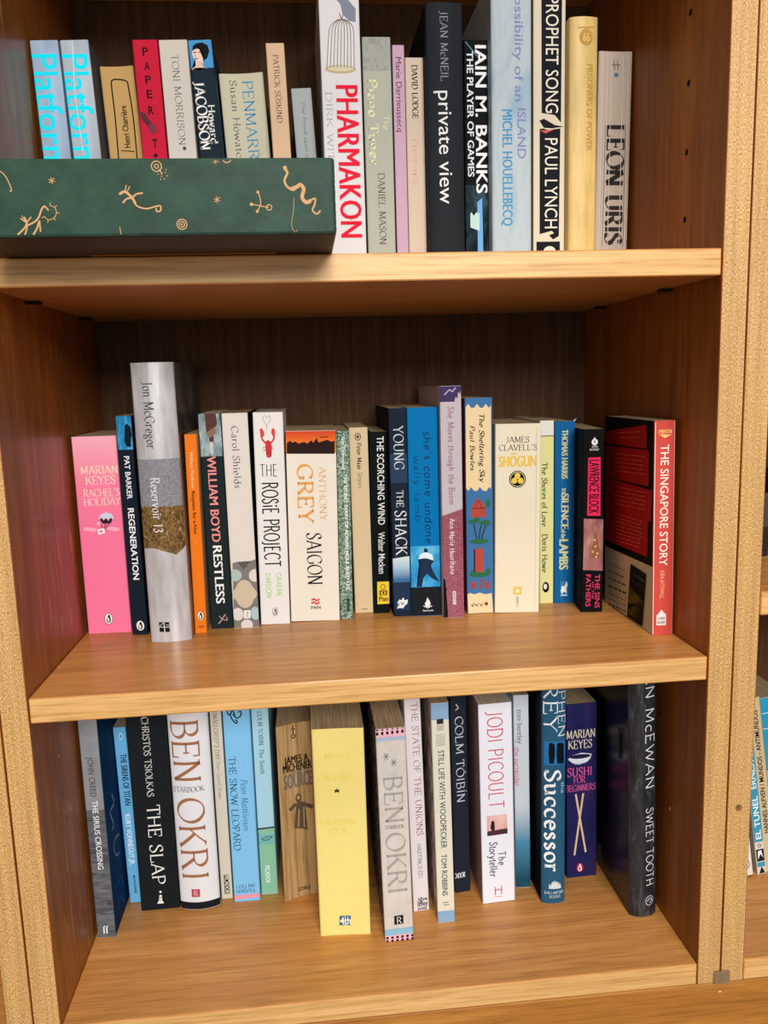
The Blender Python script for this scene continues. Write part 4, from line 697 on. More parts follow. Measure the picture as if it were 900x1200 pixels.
 {'id':'M20','x':500.5,'y':59.25,'z':0.0,'w':18.08,'h':183.49,'d':111.0,'yaw':0,'sk':-0.24,'ln':-0.0118,'col':'#c84c43','label':'worn red paperback standing forward at the right end of the middle shelf,printed back showing','items':[('T','emblem','FB978',3.48,174.45,14.69,174.45,3.17,'B','#e6c070'),('Q','emblem',[(3.69,172.15),(14.73,171.81),(8.72,169.1)],'#e6c070'),('T','title_lettering','THE SINGAPORE STORY',8.99,163.61,8.99,60.82,6.93,'N','#efe2d4'),('T','author_lettering','KEN ATTIWILL',8.2,56.4,8.2,32.11,3.56,'n','#e6b880'),('Q','emblem',[(3.57,17.29),(5.44,19.06),(7.85,22.31),(9.79,19.16),(11.89,17.89),(12.04,8.39),(3.67,8.56)],'#e8e0d4'),('T','emblem','CORGI',4.55,14.46,11.0,14.46,2.28,'B','#2a2020'),('T','emblem','BOOKS',4.59,11.04,11.05,11.04,2.28,'B','#2a2020'),('S','crease',[(0.72,182.48),(0.53,118.44),(0.53,0.58)],0.55,'#ecd8cc'),('S','crease',[(16.86,182.62),(17.69,0.38)],0.57,'#e6a090')],'left':'#15110f','sides':[('L','Q','back_cover_panel',[(110.5,168.96),(16.49,179.61),(15.54,159.47),(110.5,157.46)],'#a31a1c'),('L','Q','back_cover_panel',[(110.5,155.41),(10.76,158.4),(10.81,127.94),(110.5,124.76)],'#a31a1c'),('L','Q','back_cover_panel',[(110.5,124.34),(3.46,125.23),(5.7,98.28),(110.43,95.43)],'#a31a1c'),('L','Q','back_cover_panel',[(110.43,94.59),(10.92,99.43),(11.81,66.25),(110.2,62.78)],'#a31a1c'),('L','Q','back_cover_panel',[(110.5,56.31),(0.8,59.91),(0.8,0.33),(110.5,0.3)],'#c2ae8e'),('L','S','back_cover_text',[(82.01,169.1),(75.49,169.6)],0.75,'#cf6038'),('L','S','back_cover_text',[(72.94,169.8),(63.61,170.51)],0.75,'#cf6038'),('L','S','back_cover_text',[(61.15,170.7),(53.85,171.26)],0.75,'#cf6038'),('L','S','back_cover_text',[(51.45,171.45),(44.45,171.98)],0.75,'#cf6038'),('L','S','back_cover_text',[(42.11,172.16),(38.39,172.45)],0.75,'#cf6038'),('L','S','back_cover_text',[(36.09,172.62),(29.59,173.12)],0.75,'#cf6038'),('L','S','back_cover_text',[(88.0,163.66),(83.51,164.04)],0.75,'#cf6038'),('L','S','back_cover_text',[(80.9,164.25),(75.19,164.73)],0.75,'#cf6038'),('L','S','back_cover_text',[(72.65,164.94),(64.66,165.61)],0.75,'#cf6038'),('L','S','back_cover_text',[(62.18,165.81),(58.37,166.13)],0.75,'#cf6038'),('L','S','back_cover_text',[(55.94,166.33),(47.75,167.01)],0.75,'#cf6038'),('L','S','back_cover_text',[(45.39,167.21),(36.66,167.93)],0.75,'#cf6038'),('L','S','back_cover_text',[(34.37,168.12),(31.05,168.4)],0.75,'#cf6038'),('L','S','back_cover_text',[(84.09,149.82),(81.41,149.92)],0.75,'#cf6038'),('L','S','back_cover_text',[(78.81,150.01),(73.45,150.21)],0.75,'#cf6038'),('L','S','back_cover_text',[(70.91,150.31),(68.07,150.42)],0.75,'#cf6038'),('L','S','back_cover_text',[(65.56,150.51),(56.47,150.85)],0.75,'#cf6038'),('L','S','back_cover_text',[(54.04,150.94),(48.7,151.14)],0.75,'#cf6038'),('L','S','back_cover_text',[(46.32,151.23),(37.75,151.55)],0.75,'#cf6038'),('L','S','back_cover_text',[(35.44,151.63),(28.14,151.91)],0.75,'#cf6038'),('L','S','back_cover_text',[(25.9,151.99),(18.3,152.27)],0.75,'#cf6038'),('L','S','back_cover_text',[(86.72,145.71),(83.54,145.85)],0.75,'#cf6038'),('L','S','back_cover_text',[(80.92,145.96),(73.99,146.26)],0.75,'#cf6038'),('L','S','back_cover_text',[(71.44,146.36),(67.72,146.52)],0.75,'#cf6038'),('L','S','back_cover_text',[(65.21,146.63),(57.66,146.95)],0.75,'#cf6038'),('L','S','back_cover_text',[(55.22,147.05),(50.04,147.28)],0.75,'#cf6038'),('L','S','back_cover_text',[(47.65,147.38),(41.79,147.63)],0.75,'#cf6038'),('L','S','back_cover_text',[(39.45,147.73),(31.11,148.08)],0.75,'#cf6038'),('L','S','back_cover_text',[(28.84,148.18),(23.32,148.41)],0.75,'#cf6038'),('L','S','back_cover_text',[(87.09,141.68),(83.28,141.86)],0.75,'#cf6038'),('L','S','back_cover_text',[(80.67,141.99),(74.14,142.3)],0.75,'#cf6038'),('L','S','back_cover_text',[(71.58,142.42),(65.35,142.72)],0.75,'#cf6038'),('L','S','back_cover_text',[(62.86,142.84),(56.0,143.17)],0.75,'#cf6038'),('L','S','back_cover_text',[(53.56,143.29),(48.45,143.53)],0.75,'#cf6038'),('L','S','back_cover_text',[(46.07,143.65),(39.43,143.96)],0.75,'#cf6038'),('L','S','back_cover_text',[(37.11,144.07),(32.25,144.31)],0.75,'#cf6038'),('L','S','back_cover_text',[(29.98,144.42),(23.79,144.71)],0.75,'#cf6038'),('L','S','back_cover_text',[(21.57,144.82),(17.79,145.0)],0.75,'#cf6038'),('L','S','back_cover_text',[(86.59,137.69),(81.19,137.97)],0.75,'#cf6038'),('L','S','back_cover_text',[(78.59,138.11),(72.39,138.44)],0.75,'#cf6038'),('L','S','back_cover_text',[(69.85,138.58),(62.51,138.97)],0.75,'#cf6038'),('L','S','back_cover_text',[(60.03,139.1),(55.83,139.32)],0.75,'#cf6038'),('L','S','back_cover_text',[(53.4,139.45),(47.26,139.78)],0.75,'#cf6038'),('L','S','back_cover_text',[(44.88,139.9),(38.43,140.25)],0.75,'#cf6038'),('L','S','back_cover_text',[(36.11,140.37),(28.09,140.79)],0.75,'#cf6038'),('L','S','back_cover_text',[(25.84,140.91),(21.34,141.15)],0.75,'#cf6038'),('L','S','back_cover_text',[(83.64,133.83),(79.61,134.07)],0.75,'#cf6038'),('L','S','back_cover_text',[(77.02,134.22),(70.88,134.58)],0.75,'#cf6038'),('L','S','back_cover_text',[(68.34,134.73),(64.54,134.95)],0.75,'#cf6038'),('L','S','back_cover_text',[(62.05,135.09),(53.28,135.61)],0.75,'#cf6038'),('L','S','back_cover_text',[(50.86,135.75),(45.58,136.06)],0.75,'#cf6038'),('L','S','back_cover_text',[(43.21,136.19),(35.45,136.65)],0.75,'#cf6038'),('L','S','back_cover_text',[(33.14,136.78),(28.21,137.07)],0.75,'#cf6038'),('L','S','back_cover_text',[(25.95,137.2),(18.1,137.66)],0.75,'#cf6038'),('L','S','back_cover_text',[(83.87,118.69),(78.81,118.93)],0.75,'#cf6038'),('L','S','back_cover_text',[(76.21,119.05),(69.53,119.37)],0.75,'#cf6038'),('L','S','back_cover_text',[(66.99,119.49),(58.57,119.89)],0.75,'#cf6038'),('L','S','back_cover_text',[(56.11,120.01),(47.83,120.41)],0.75,'#cf6038'),('L','S','back_cover_text',[(45.44,120.52),(39.13,120.82)],0.75,'#cf6038'),('L','S','back_cover_text',[(36.8,120.93),(33.93,121.07)],0.75,'#cf6038'),('L','S','back_cover_text',[(31.63,121.18),(25.55,121.47)],0.75,'#cf6038'),('L','S','back_cover_text',[(23.3,121.58),(19.54,121.76)],0.75,'#cf6038'),('L','S','back_cover_text',[(17.33,121.86),(12.83,122.08)],0.75,'#cf6038'),('L','S','back_cover_text',[(80.72,114.81),(74.37,115.15)],0.75,'#cf6038'),('L','S','back_cover_text',[(71.8,115.29),(64.97,115.65)],0.75,'#cf6038'),('L','S','back_cover_text',[(62.46,115.78),(59.52,115.94)],0.75,'#cf6038'),('L','S','back_cover_text',[(57.04,116.07),(50.91,116.39)],0.75,'#cf6038'),('L','S','back_cover_text',[(48.49,116.52),(45.23,116.69)],0.75,'#cf6038'),('L','S','back_cover_text',[(42.85,116.82),(36.46,117.16)],0.75,'#cf6038'),('L','S','back_cover_text',[(34.14,117.28),(29.51,117.53)],0.75,'#cf6038'),('L','S','back_cover_text',[(27.23,117.65),(20.16,118.02)],0.75,'#cf6038'),('L','S','back_cover_text',[(17.94,118.14),(15.44,118.27)],0.75,'#cf6038'),('L','S','back_cover_text',[(85.64,110.49),(77.97,110.94)],0.75,'#cf6038'),('L','S','back_cover_text',[(75.37,111.09),(69.1,111.46)],0.75,'#cf6038'),('L','S','back_cover_text',[(66.56,111.61),(60.04,111.99)],0.75,'#cf6038'),('L','S','back_cover_text',[(57.57,112.13),(49.36,112.61)],0.75,'#cf6038'),('L','S','back_cover_text',[(46.95,112.75),(41.32,113.08)],0.75,'#cf6038'),('L','S','back_cover_text',[(38.97,113.21),(31.38,113.65)],0.75,'#cf6038'),('L','S','back_cover_text',[(29.09,113.79),(23.59,114.11)],0.75,'#cf6038'),('L','S','back_cover_text',[(21.35,114.24),(13.42,114.7)],0.75,'#cf6038'),('L','S','back_cover_text',[(82.05,106.66),(78.34,106.89)],0.75,'#cf6038'),('L','S','back_cover_text',[(75.73,107.06),(70.53,107.39)],0.75,'#cf6038'),('L','S','back_cover_text',[(67.98,107.55),(59.38,108.1)],0.75,'#cf6038'),('L','S','back_cover_text',[(56.9,108.26),(52.05,108.56)],0.75,'#cf6038'),('L','S','back_cover_text',[(49.62,108.72),(45.94,108.95)],0.75,'#cf6038'),('L','S','back_cover_text',[(43.56,109.1),(38.08,109.45)],0.75,'#cf6038'),('L','S','back_cover_text',[(35.74,109.6),(30.89,109.91)],0.75,'#cf6038'),('L','S','back_cover_text',[(28.6,110.05),(22.42,110.45)],0.75,'#cf6038'),('L','S','back_cover_text',[(20.19,110.59),(15.27,110.9)],0.75,'#cf6038'),('L','S','back_cover_text',[(84.58,102.43),(78.9,102.82)],0.75,'#cf6038'),('L','S','back_cover_text',[(76.29,103.0),(70.68,103.39)],0.75,'#cf6038'),('L','S','back_cover_text',[(68.13,103.56),(59.26,104.17)],0.75,'#cf6038'),('L','S','back_cover_text',[(56.79,104.34),(47.66,104.97)],0.75,'#cf6038'),('L','S','back_cover_text',[(45.27,105.14),(38.76,105.59)],0.75,'#cf6038'),('L','S','back_cover_text',[(36.42,105.75),(33.55,105.94)],0.75,'#cf6038'),('L','S','back_cover_text',[(31.24,106.1),(24.29,106.58)],0.75,'#cf6038'),('L','S','back_cover_text',[(22.05,106.74),(15.61,107.18)],0.75,'#cf6038'),('L','S','back_cover_text',[(80.87,93.35),(75.71,93.57)],0.75,'#cf6038'),('L','S','back_cover_text',[(73.11,93.68),(70.11,93.81)],0.75,'#cf6038'),('L','S','back_cover_text',[(67.56,93.92),(60.71,94.21)],0.75,'#cf6038'),('L','S','back_cover_text',[(58.22,94.32),(54.89,94.46)],0.75,'#cf6038'),('L','S','back_cover_text',[(52.43,94.56),(44.86,94.89)],0.75,'#cf6038'),('L','S','back_cover_text',[(42.48,94.99),(34.88,95.31)],0.75,'#cf6038'),('L','S','back_cover_text',[(32.56,95.41),(27.63,95.62)],0.75,'#cf6038'),('L','S','back_cover_text',[(25.35,95.72),(21.01,95.9)],0.75,'#cf6038'),('L','S','back_cover_text',[(84.98,89.53),(75.39,89.98)],0.75,'#cf6038'),('L','S','back_cover_text',[(72.8,90.11),(66.89,90.38)],0.75,'#cf6038'),('L','S','back_cover_text',[(64.36,90.5),(56.51,90.88)],0.75,'#cf6038'),('L','S','back_cover_text',[(54.05,90.99),(46.48,91.35)],0.75,'#cf6038'),('L','S','back_cover_text',[(44.08,91.46),(35.23,91.88)],0.75,'#cf6038'),('L','S','back_cover_text',[(32.9,91.99),(24.36,92.4)],0.75,'#cf6038'),('L','S','back_cover_text',[(85.79,85.83),(83.01,85.98)],0.75,'#cf6038'),('L','S','back_cover_text',[(80.36,86.11),(73.77,86.46)],0.75,'#cf6038'),('L','S','back_cover_text',[(71.18,86.59),(68.37,86.74)],0.75,'#cf6038'),('L','S','back_cover_text',[(65.83,86.87),(58.68,87.24)],0.75,'#cf6038'),('L','S','back_cover_text',[(56.2,87.37),(50.07,87.69)],0.75,'#cf6038'),('L','S','back_cover_text',[(47.64,87.82),(40.78,88.17)],0.75,'#cf6038'),('L','S','back_cover_text',[(38.41,88.3),(33.18,88.57)],0.75,'#cf6038'),('L','S','back_cover_text',[(30.87,88.69),(26.82,88.9)],0.75,'#cf6038'),('L','S','back_cover_text',[(24.54,89.02),(20.84,89.21)],0.75,'#cf6038'),('L','S','back_cover_text',[(81.35,82.42),(78.67,82.57)],0.75,'#cf6038'),('L','S','back_cover_text',[(76.05,82.72),(72.73,82.91)],0.75,'#cf6038'),('L','S','back_cover_text',[(70.15,83.05),(63.1,83.45)],0.75,'#cf6038'),('L','S','back_cover_text',[(60.58,83.6),(56.09,83.85)],0.75,'#cf6038'),('L','S','back_cover_text',[(53.62,83.99),(48.39,84.29)],0.75,'#cf6038'),('L','S','back_cover_text',[(45.97,84.43),(38.37,84.86)],0.75,'#cf6038'),('L','S','back_cover_text',[(36.02,84.99),(31.38,85.25)],0.75,'#cf6038'),('L','S','back_cover_text',[(29.08,85.39),(20.91,85.85)],0.75,'#cf6038'),('L','S','back_cover_text',[(81.36,78.77),(74.67,79.18)],0.75,'#cf6038'),('L','S','back_cover_text',[(72.08,79.34),(68.2,79.58)],0.75,'#cf6038'),('L','S','back_cover_text',[(65.65,79.73),(60.24,80.07)],0.75,'#cf6038'),('L','S','back_cover_text',[(57.74,80.22),(50.02,80.7)],0.75,'#cf6038'),('L','S','back_cover_text',[(47.59,80.84),(38.56,81.4)],0.75,'#cf6038'),('L','S','back_cover_text',[(36.21,81.55),(33.39,81.72)],0.75,'#cf6038'),('L','S','back_cover_text',[(31.07,81.86),(27.89,82.06)],0.75,'#cf6038'),('L','S','back_cover_text',[(25.61,82.2),(20.68,82.5)],0.75,'#cf6038'),('L','S','back_cover_text',[(80.59,75.16),(77.3,75.38)],0.75,'#cf6038'),('L','S','back_cover_text',[(74.69,75.55),(66.13,76.12)],0.75,'#cf6038'),('L','S','back_cover_text',[(63.59,76.29),(55.57,76.82)],0.75,'#cf6038'),('L','S','back_cover_text',[(53.11,76.98),(45.98,77.46)],0.75,'#cf6038'),('L','S','back_cover_text',[(43.57,77.62),(38.93,77.92)],0.75,'#cf6038'),('L','S','back_cover_text',[(36.57,78.08),(31.33,78.43)],0.75,'#cf6038'),('L','S','back_cover_text',[(29.02,78.58),(24.39,78.89)],0.75,'#cf6038'),('L','S','back_cover_text',[(80.5,71.51),(75.45,71.87)],0.75,'#cf6038'),('L','S','back_cover_text',[(72.85,72.05),(67.94,72.4)],0.75,'#cf6038'),('L','S','back_cover_text',[(65.39,72.58),(56.3,73.23)],0.75,'#cf6038'),('L','S','back_cover_text',[(53.82,73.41),(45.11,74.03)],0.75,'#cf6038'),('L','S','back_cover_text',[(42.71,74.2),(33.93,74.82)],0.75,'#cf6038'),('L','S','back_cover_text',[(31.6,74.99),(24.12,75.52)],0.75,'#cf6038'),('L','S','back_cover_text',[(85.27,67.49),(81.92,67.74)],0.75,'#cf6038'),('L','S','back_cover_text',[(79.27,67.94),(72.57,68.45)],0.75,'#cf6038'),('L','S','back_cover_text',[(69.99,68.65),(61.33,69.3)],0.75,'#cf6038'),('L','S','back_cover_text',[(58.82,69.49),(50.23,70.14)],0.75,'#cf6038'),('L','S','back_cover_text',[(47.79,70.33),(41.1,70.84)],0.75,'#cf6038'),('L','S','back_cover_text',[(38.72,71.02),(30.12,71.67)],0.75,'#cf6038'),('L','S','back_cover_text',[(27.81,71.84),(24.55,72.09)],0.75,'#cf6038'),('L','S','back_cover_text',[(99.83,41.47),(93.66,41.78)],0.7,'#3a2f26'),('L','S','back_cover_text',[(90.91,41.92),(84.05,42.27)],0.7,'#3a2f26'),('L','S','back_cover_text',[(81.37,42.4),(75.22,42.71)],0.7,'#3a2f26'),('L','S','back_cover_text',[(72.6,42.85),(66.2,43.17)],0.7,'#3a2f26'),('L','S','back_cover_text',[(63.64,43.3),(58.74,43.55)],0.7,'#3a2f26'),('L','S','back_cover_text',[(99.76,34.02),(92.4,34.47)],1.1,'#3a2f26'),('L','S','back_cover_text',[(89.66,34.63),(85.08,34.91)],1.1,'#3a2f26'),('L','S','back_cover_text',[(82.39,35.07),(74.15,35.56)],1.1,'#3a2f26'),('L','S','back_cover_text',[(71.53,35.72),(60.61,36.37)],1.1,'#3a2f26'),('L','S','back_cover_text',[(99.7,26.99),(91.79,27.53)],1.1,'#3a2f26'),('L','S','back_cover_text',[(89.04,27.72),(80.0,28.34)],1.1,'#3a2f26'),('L','S','back_cover_text',[(77.34,28.53),(68.66,29.12)],1.1,'#3a2f26'),('L','S','back_cover_text',[(66.08,29.3),(56.19,29.98)],1.1,'#3a2f26'),('L','S','back_cover_text',[(99.62,19.07),(89.48,19.88)],1.6,'#3a2f26'),('L','S','back_cover_text',[(86.75,20.09),(76.25,20.92)],1.6,'#3a2f26'),('L','S','back_cover_text',[(73.61,21.13),(66.99,21.65)],1.6,'#3a2f26'),('L','S','back_cover_text',[(64.42,21.85),(56.05,22.51)],1.6,'#3a2f26'),('L','S','back_cover_text',[(99.56,11.57),(93.64,12.09)],0.7,'#3a2f26'),('L','S','back_cover_text',[(90.87,12.34),(83.39,13.0)],0.7,'#3a2f26'),('L','S','back_cover_text',[(80.7,13.23),(70.99,14.09)],0.7,'#3a2f26'),('L','S','back_cover_text',[(68.39,14.32),(61.86,14.9)],0.7,'#3a2f26'),('L','S','back_cover_text',[(59.32,15.12),(55.93,15.42)],0.7,'#3a2f26'),('L','S','back_cover_text',[(99.51,6.19),(88.37,7.25)],0.7,'#3a2f26'),('L','S','back_cover_text',[(85.64,7.51),(80.07,8.04)],0.7,'#3a2f26'),('L','S','back_cover_text',[(77.4,8.3),(71.46,8.86)],0.7,'#3a2f26'),('L','S','back_cover_text',[(68.85,9.11),(64.33,9.54)],0.7,'#3a2f26'),('L','S','back_cover_text',[(61.76,9.78),(55.84,10.35)],0.7,'#3a2f26'),('L','S','back_cover_text',[(99.46,0.81),(92.33,1.53)],1.0,'#3a2f26'),('L','S','back_cover_text',[(89.57,1.82),(82.21,2.57)],1.0,'#3a2f26'),('L','S','back_cover_text',[(79.52,2.84),(73.26,3.48)],1.0,'#3a2f26'),('L','S','back_cover_text',[(70.63,3.75),(65.57,4.26)],1.0,'#3a2f26'),('L','S','back_cover_text',[(62.99,4.52),(55.75,5.26)],1.0,'#3a2f26'),('L','S','back_cover_text',[(99.4,0.3),(93.08,0.3)],0.8,'#3a2f26'),('L','S','back_cover_text',[(90.31,0.3),(81.64,0.3)],0.8,'#3a2f26'),('L','S','back_cover_text',[(78.95,0.3),(73.19,0.3)],0.8,'#3a2f26'),('L','S','back_cover_text',[(70.56,0.3),(62.69,0.3)],0.8,'#3a2f26'),('L','S','back_cover_text',[(60.13,0.3),(55.65,0.3)],0.8,'#3a2f26'),('L','Q','back_cover_picture',[(45.74,52.86),(11.42,51.24),(18.71,1.96),(52.67,1.43)],'#1b1812'),('L','Q','back_cover_picture',[(47.78,32.07),(26.21,26.77),(16.1,24.64),(19.13,18.97),(48.95,15.68)],'#c0a838'),('L','Q','back_cover_picture',[(50.83,10.09),(35.38,16.41),(23.23,17.82),(25.72,5.74),(48.74,4.6)],'#c0a838'),('L','S','back_cover_picture',[(39.8,44.94),(16.57,43.72)],2,'#c8bfa8'),('L','S','back_cover_picture',[(42.55,38.35),(16.43,38.01)],2.2,'#c8bfa8'),('L','S','back_cover_picture',[(46.11,21.48),(35.34,14.43),(25.76,7.3)],2,'#1b1812')]},
 {'id':'B1','x':2.7,'y':103.38,'z':-270.49,'w':16.24,'h':216.0,'d':138.0,'yaw':0,'sk':-0.87,'ln':0.0,'col':'*sea','label':'grey misty paperback with a deep blue cover,at the left end of the bottom shelf','items':[('Q','wave_picture',[(0.1,0.3),(16.14,0.3),(16.14,125.11),(0.1,125.11)],'*seadark'),('T','author_lettering','JOHN CREED',8.01,174.95,8.01,137.45,5.08,'n','#3a3b3d'),('T','title_lettering','THE SIRIUS CROSSING',8.55,133.74,8.55,67.51,4.9,'N','#eceeee'),('T','emblem','ff',5.55,7.65,10.1,7.65,7.28,'S','#eceeee')],'right':'#0e3566','sides':[('R','S','cover_swirl',[(26.97,124.98),(31.87,113.29),(17.27,112.35),(24.36,97.07),(17.93,94.03)],2.2,'#7ea2c4'),('R','S','cover_swirl',[(41.31,76.83),(24.22,81.23),(18.59,75.53),(25.59,64.34),(35.82,61.48)],2,'#6f95ba'),('R','S','cover_swirl',[(13.34,40.08),(34.88,37.47),(42.49,20.59)],2.5,'#1d5590'),('R','S','cover_swirl',[(9.07,17.74),(27.21,21.44),(39.9,7.98)],2.5,'#1d5590')]},
 {'id':'B2','x':21.76,'y':151.36,'z':-270.49,'w':11.49,'h':180.12,'d':111.0,'yaw':0,'sk':0.15,'ln':-0.0125,'col':'#68acd8','label':'slim sky blue paperback with black and white condensed capitals,behind the grey wave book','items':[('T','title_lettering','THE SIRENS OF TITAN',7.03,153.42,7.03,101.52,5.51,'C','#15181c'),('T','author_lettering','KURT VONNEGUT,JR.',5.72,92.26,5.72,39.8,4.76,'C','#dbe8ee'),('T','emblem','MAYFLOWER',6.23,28.65,6.23,9.91,2.07,'B','#1c3a50'),('E','emblem',6.6,171.2,1.92,3.6,0.0,'#a9cfe2'),('E','emblem',6.6,171.2,0.96,2.02,0.0,'#4a8ab4')]},
 {'id':'B3','x':35.16,'y':137.11,'z':-270.49,'w':36.38,'h':198.0,'d':129.0,'yaw':0,'sk':0.47,'ln':0.0,'col':'*blackspeck','label':'black speckled paperback with white serif capitals and a white lighthouse mark','items':[('T','author_lettering','CHRISTOS TSIOLKAS',17.18,194.48,17.18,115.79,6.12,'s','#dcdcd4'),('T','title_lettering','THE SLAP',18.47,107.1,18.47,26.68,11.76,'s','#ecebe6'),('Q','emblem',[(15.19,6.18),(17.16,9.32),(20.17,9.25),(21.65,5.99)],'#ecebe6'),('Q','emblem',[(17.19,9.8),(18.01,14.96),(20.15,14.74),(20.2,9.72)],'#ecebe6'),('E','emblem',19.12,18.18,1.07,1.18,0.0,'#ecebe6'),('S','emblem',[(17.82,12.36),(20.4,12.33)],0.85,'#22262a')]},
 {'id':'B4','x':72.39,'y':136.9,'z':-270.49,'w':37.34,'h':234.0,'d':155.89,'yaw':0,'sk':-0.1,'ln':0.0,'col':'#dfe1e4','label':'fat white hardback with huge bronze capitals and a black foot','items':[('T','author_lettering','BEN',15.66,190.8,15.66,130.05,24.19,'s','#a06c4c'),('T','title_lettering','STARBOOK',1.28,122.78,29.96,122.78,5.45,'s','#57504c'),('T','author_lettering','OKRI',16.51,113.54,16.51,30.75,24.4,'s','#a06c4c'),('Q','emblem',[(11.89,21.41),(19.95,21.14),(19.64,13.05),(11.56,13.1)],'#b8505c'),('T','emblem','R',14.16,17.11,17.56,17.11,5.22,'s','#e6c8c8'),('Q','spine_band',[(0.1,0.3),(37.24,0.3),(37.24,7.64),(0.1,7.64)],'#1e1f22')],'sag':-5,'hard':1,'right':'#1e1f22'},
 {'id':'B5','x':110.08,'y':145.44,'z':-270.49,'w':10.79,'h':198.0,'d':129.0,'yaw':0,'sk':-0.47,'ln':0.0,'col':'#d4cdbc','label':'thin cream paperback with small grey serif lettering and a black publisher mark','items':[('T','title_lettering',"SMALLCREEP'S DAY",4.93,191.62,4.93,143.92,4.29,'s','#5a5850'),('T','author_lettering','Peter Currell Brown',5.27,142.74,5.27,104.13,3.61,'i','#5a5850'),('Q','emblem',[(3.41,25.09),(8.01,25.27),(8.43,5.41),(3.41,4.79)],'#22221f'),('T','emblem','PICADOR',6.02,24.45,6.02,5.57,3.73,'C','#e2dccc')]},
 {'id':'B6','x':122.93,'y':138.59,'z':-270.49,'w':24.87,'h':198.0,'d':129.0,'yaw':0,'sk':0.06,'ln':0.0,'col':'#80c2ec','label':'light blue paperback with navy serif capitals and a pink line at the foot','items':[('S','ornament',[(3.99,195.35),(5.79,190.75),(8.4,192.8),(7.74,195.52),(10.13,194.01),(11.11,189.47)],1.24,'#24303a'),('S','ornament',[(6.69,192.03),(8.8,185.61),(12.31,181.77),(12.89,184.42),(10.87,185.46)],1.24,'#24303a'),('S','ornament',[(9.53,190.93),(13.04,187.1),(16.49,189.09),(17.13,193.07),(14.21,192.83)],1.24,'#24303a'),('T','title_lettering','THE SNOW LEOPARD',6.03,148.82,6.03,53.66,6.37,'s','#1c2c48'),('T','author_lettering','Peter Matthiessen',15.91,125.16,15.91,73.07,5.95,'i','#203654'),('T','emblem','COLLINS',2.51,15.86,20.69,15.86,3.59,'s','#22385a'),('T','emblem','HARVILL',2.65,11.02,21.08,11.02,3.59,'s','#22385a'),('Q','spine_band',[(0.2,6.96),(24.77,7.21),(24.77,3.12),(0.1,2.41)],'#e69aa8')]},
 {'id':'B7','x':148.57,'y':146.48,'z':-270.49,'w':16.02,'h':198.0,'d':129.0,'yaw':0,'sk':-0.39,'ln':0.0,'col':'#a4cfdc','label':'pale turquoise paperback with a green lower part and a black dividing line','items':[('Q','spine_band',[(0.1,0.3),(15.92,0.3),(15.92,69.92),(0.1,69.92)],'#86bd9e'),('Q','spine_band',[(0.1,53.22),(15.92,53.22),(15.92,63.25),(0.1,63.25)],'#76b4ae'),('S','spine_band',[(0.1,69.39),(15.92,70.49)],1.52,'#1f2c34'),('S','ornament',[(2.91,58.37),(7.4,60.43),(13.53,60.94),(9.43,57.9),(3.95,57.34)],0.87,'#2f5a5a'),('T','author_lettering','COLM TÓIBÍN',7.85,188.74,7.85,155.21,4.27,'s','#20303a'),('T','title_lettering','The South',7.7,151.09,7.7,125.88,4.29,'s','#20303a'),('T','emblem','PICADOR',7.13,30.48,7.13,12.21,4.37,'C','#dcece6')]},
 {'id':'B8','x':171.43,'y':131.0,'z':-270.49,'w':32.78,'h':178.08,'d':111.0,'yaw':0,'sk':10.92,'ln':0,'col':'*woodprint','label':'fat tan paperback with a warped spine,black author name and a sketched robed figure','items':[('T','author_lettering','JAMES A.',6.54,142.4,29.67,142.4,7.25,'X','#241c16'),('T','author_lettering','MICHENER',4.91,134.58,31.47,134.58,7.73,'X','#241c16'),('T','title_lettering','SOURCE',5.29,121.16,31.66,121.16,14.16,'X','#6a655f'),('T','title_lettering','THE',12.99,129.11,21.94,129.11,2.28,'X','#6a655f'),('Q','robed_figure_picture',[(15.91,99.3),(23.3,97.39),(23.9,82.67),(25.34,67.6),(19.02,70.82),(12.62,72.38),(14.01,85.35)],'#5c4c38'),('S','robed_figure_picture',[(15.38,97.11),(9.06,92.26)],3.45,'#5c4c38'),('S','robed_figure_picture',[(22.75,95.19),(30.87,90.69)],3.9,'#5c4c38'),('E','robed_figure_picture',17.81,102.54,2.83,4.6,0.0,'#5c4c38'),('E','robed_figure_picture',17.84,103.0,1.31,2.07,0.0,'#b59a72'),('S','robed_figure_picture',[(17.97,91.3),(16.52,72.94)],0.85,'#b59a72'),('S','robed_figure_picture',[(22.4,92.47),(22.06,71.38)],0.85,'#b59a72'),('E','emblem',15.95,165.4,1.6,1.8,0.92,'#3a2c1e'),('S','emblem',[(15.79,176.73),(15.85,168.14)],0.92,'#3a2c1e'),('S','emblem',[(13.74,172.63),(17.93,172.69)],0.69,'#3a2c1e'),('T','emblem','CORGI',13.55,8.13,25.04,8.13,3.82,'B','#3c2e20')],'sag':2.5,'left':'#a5804e'},
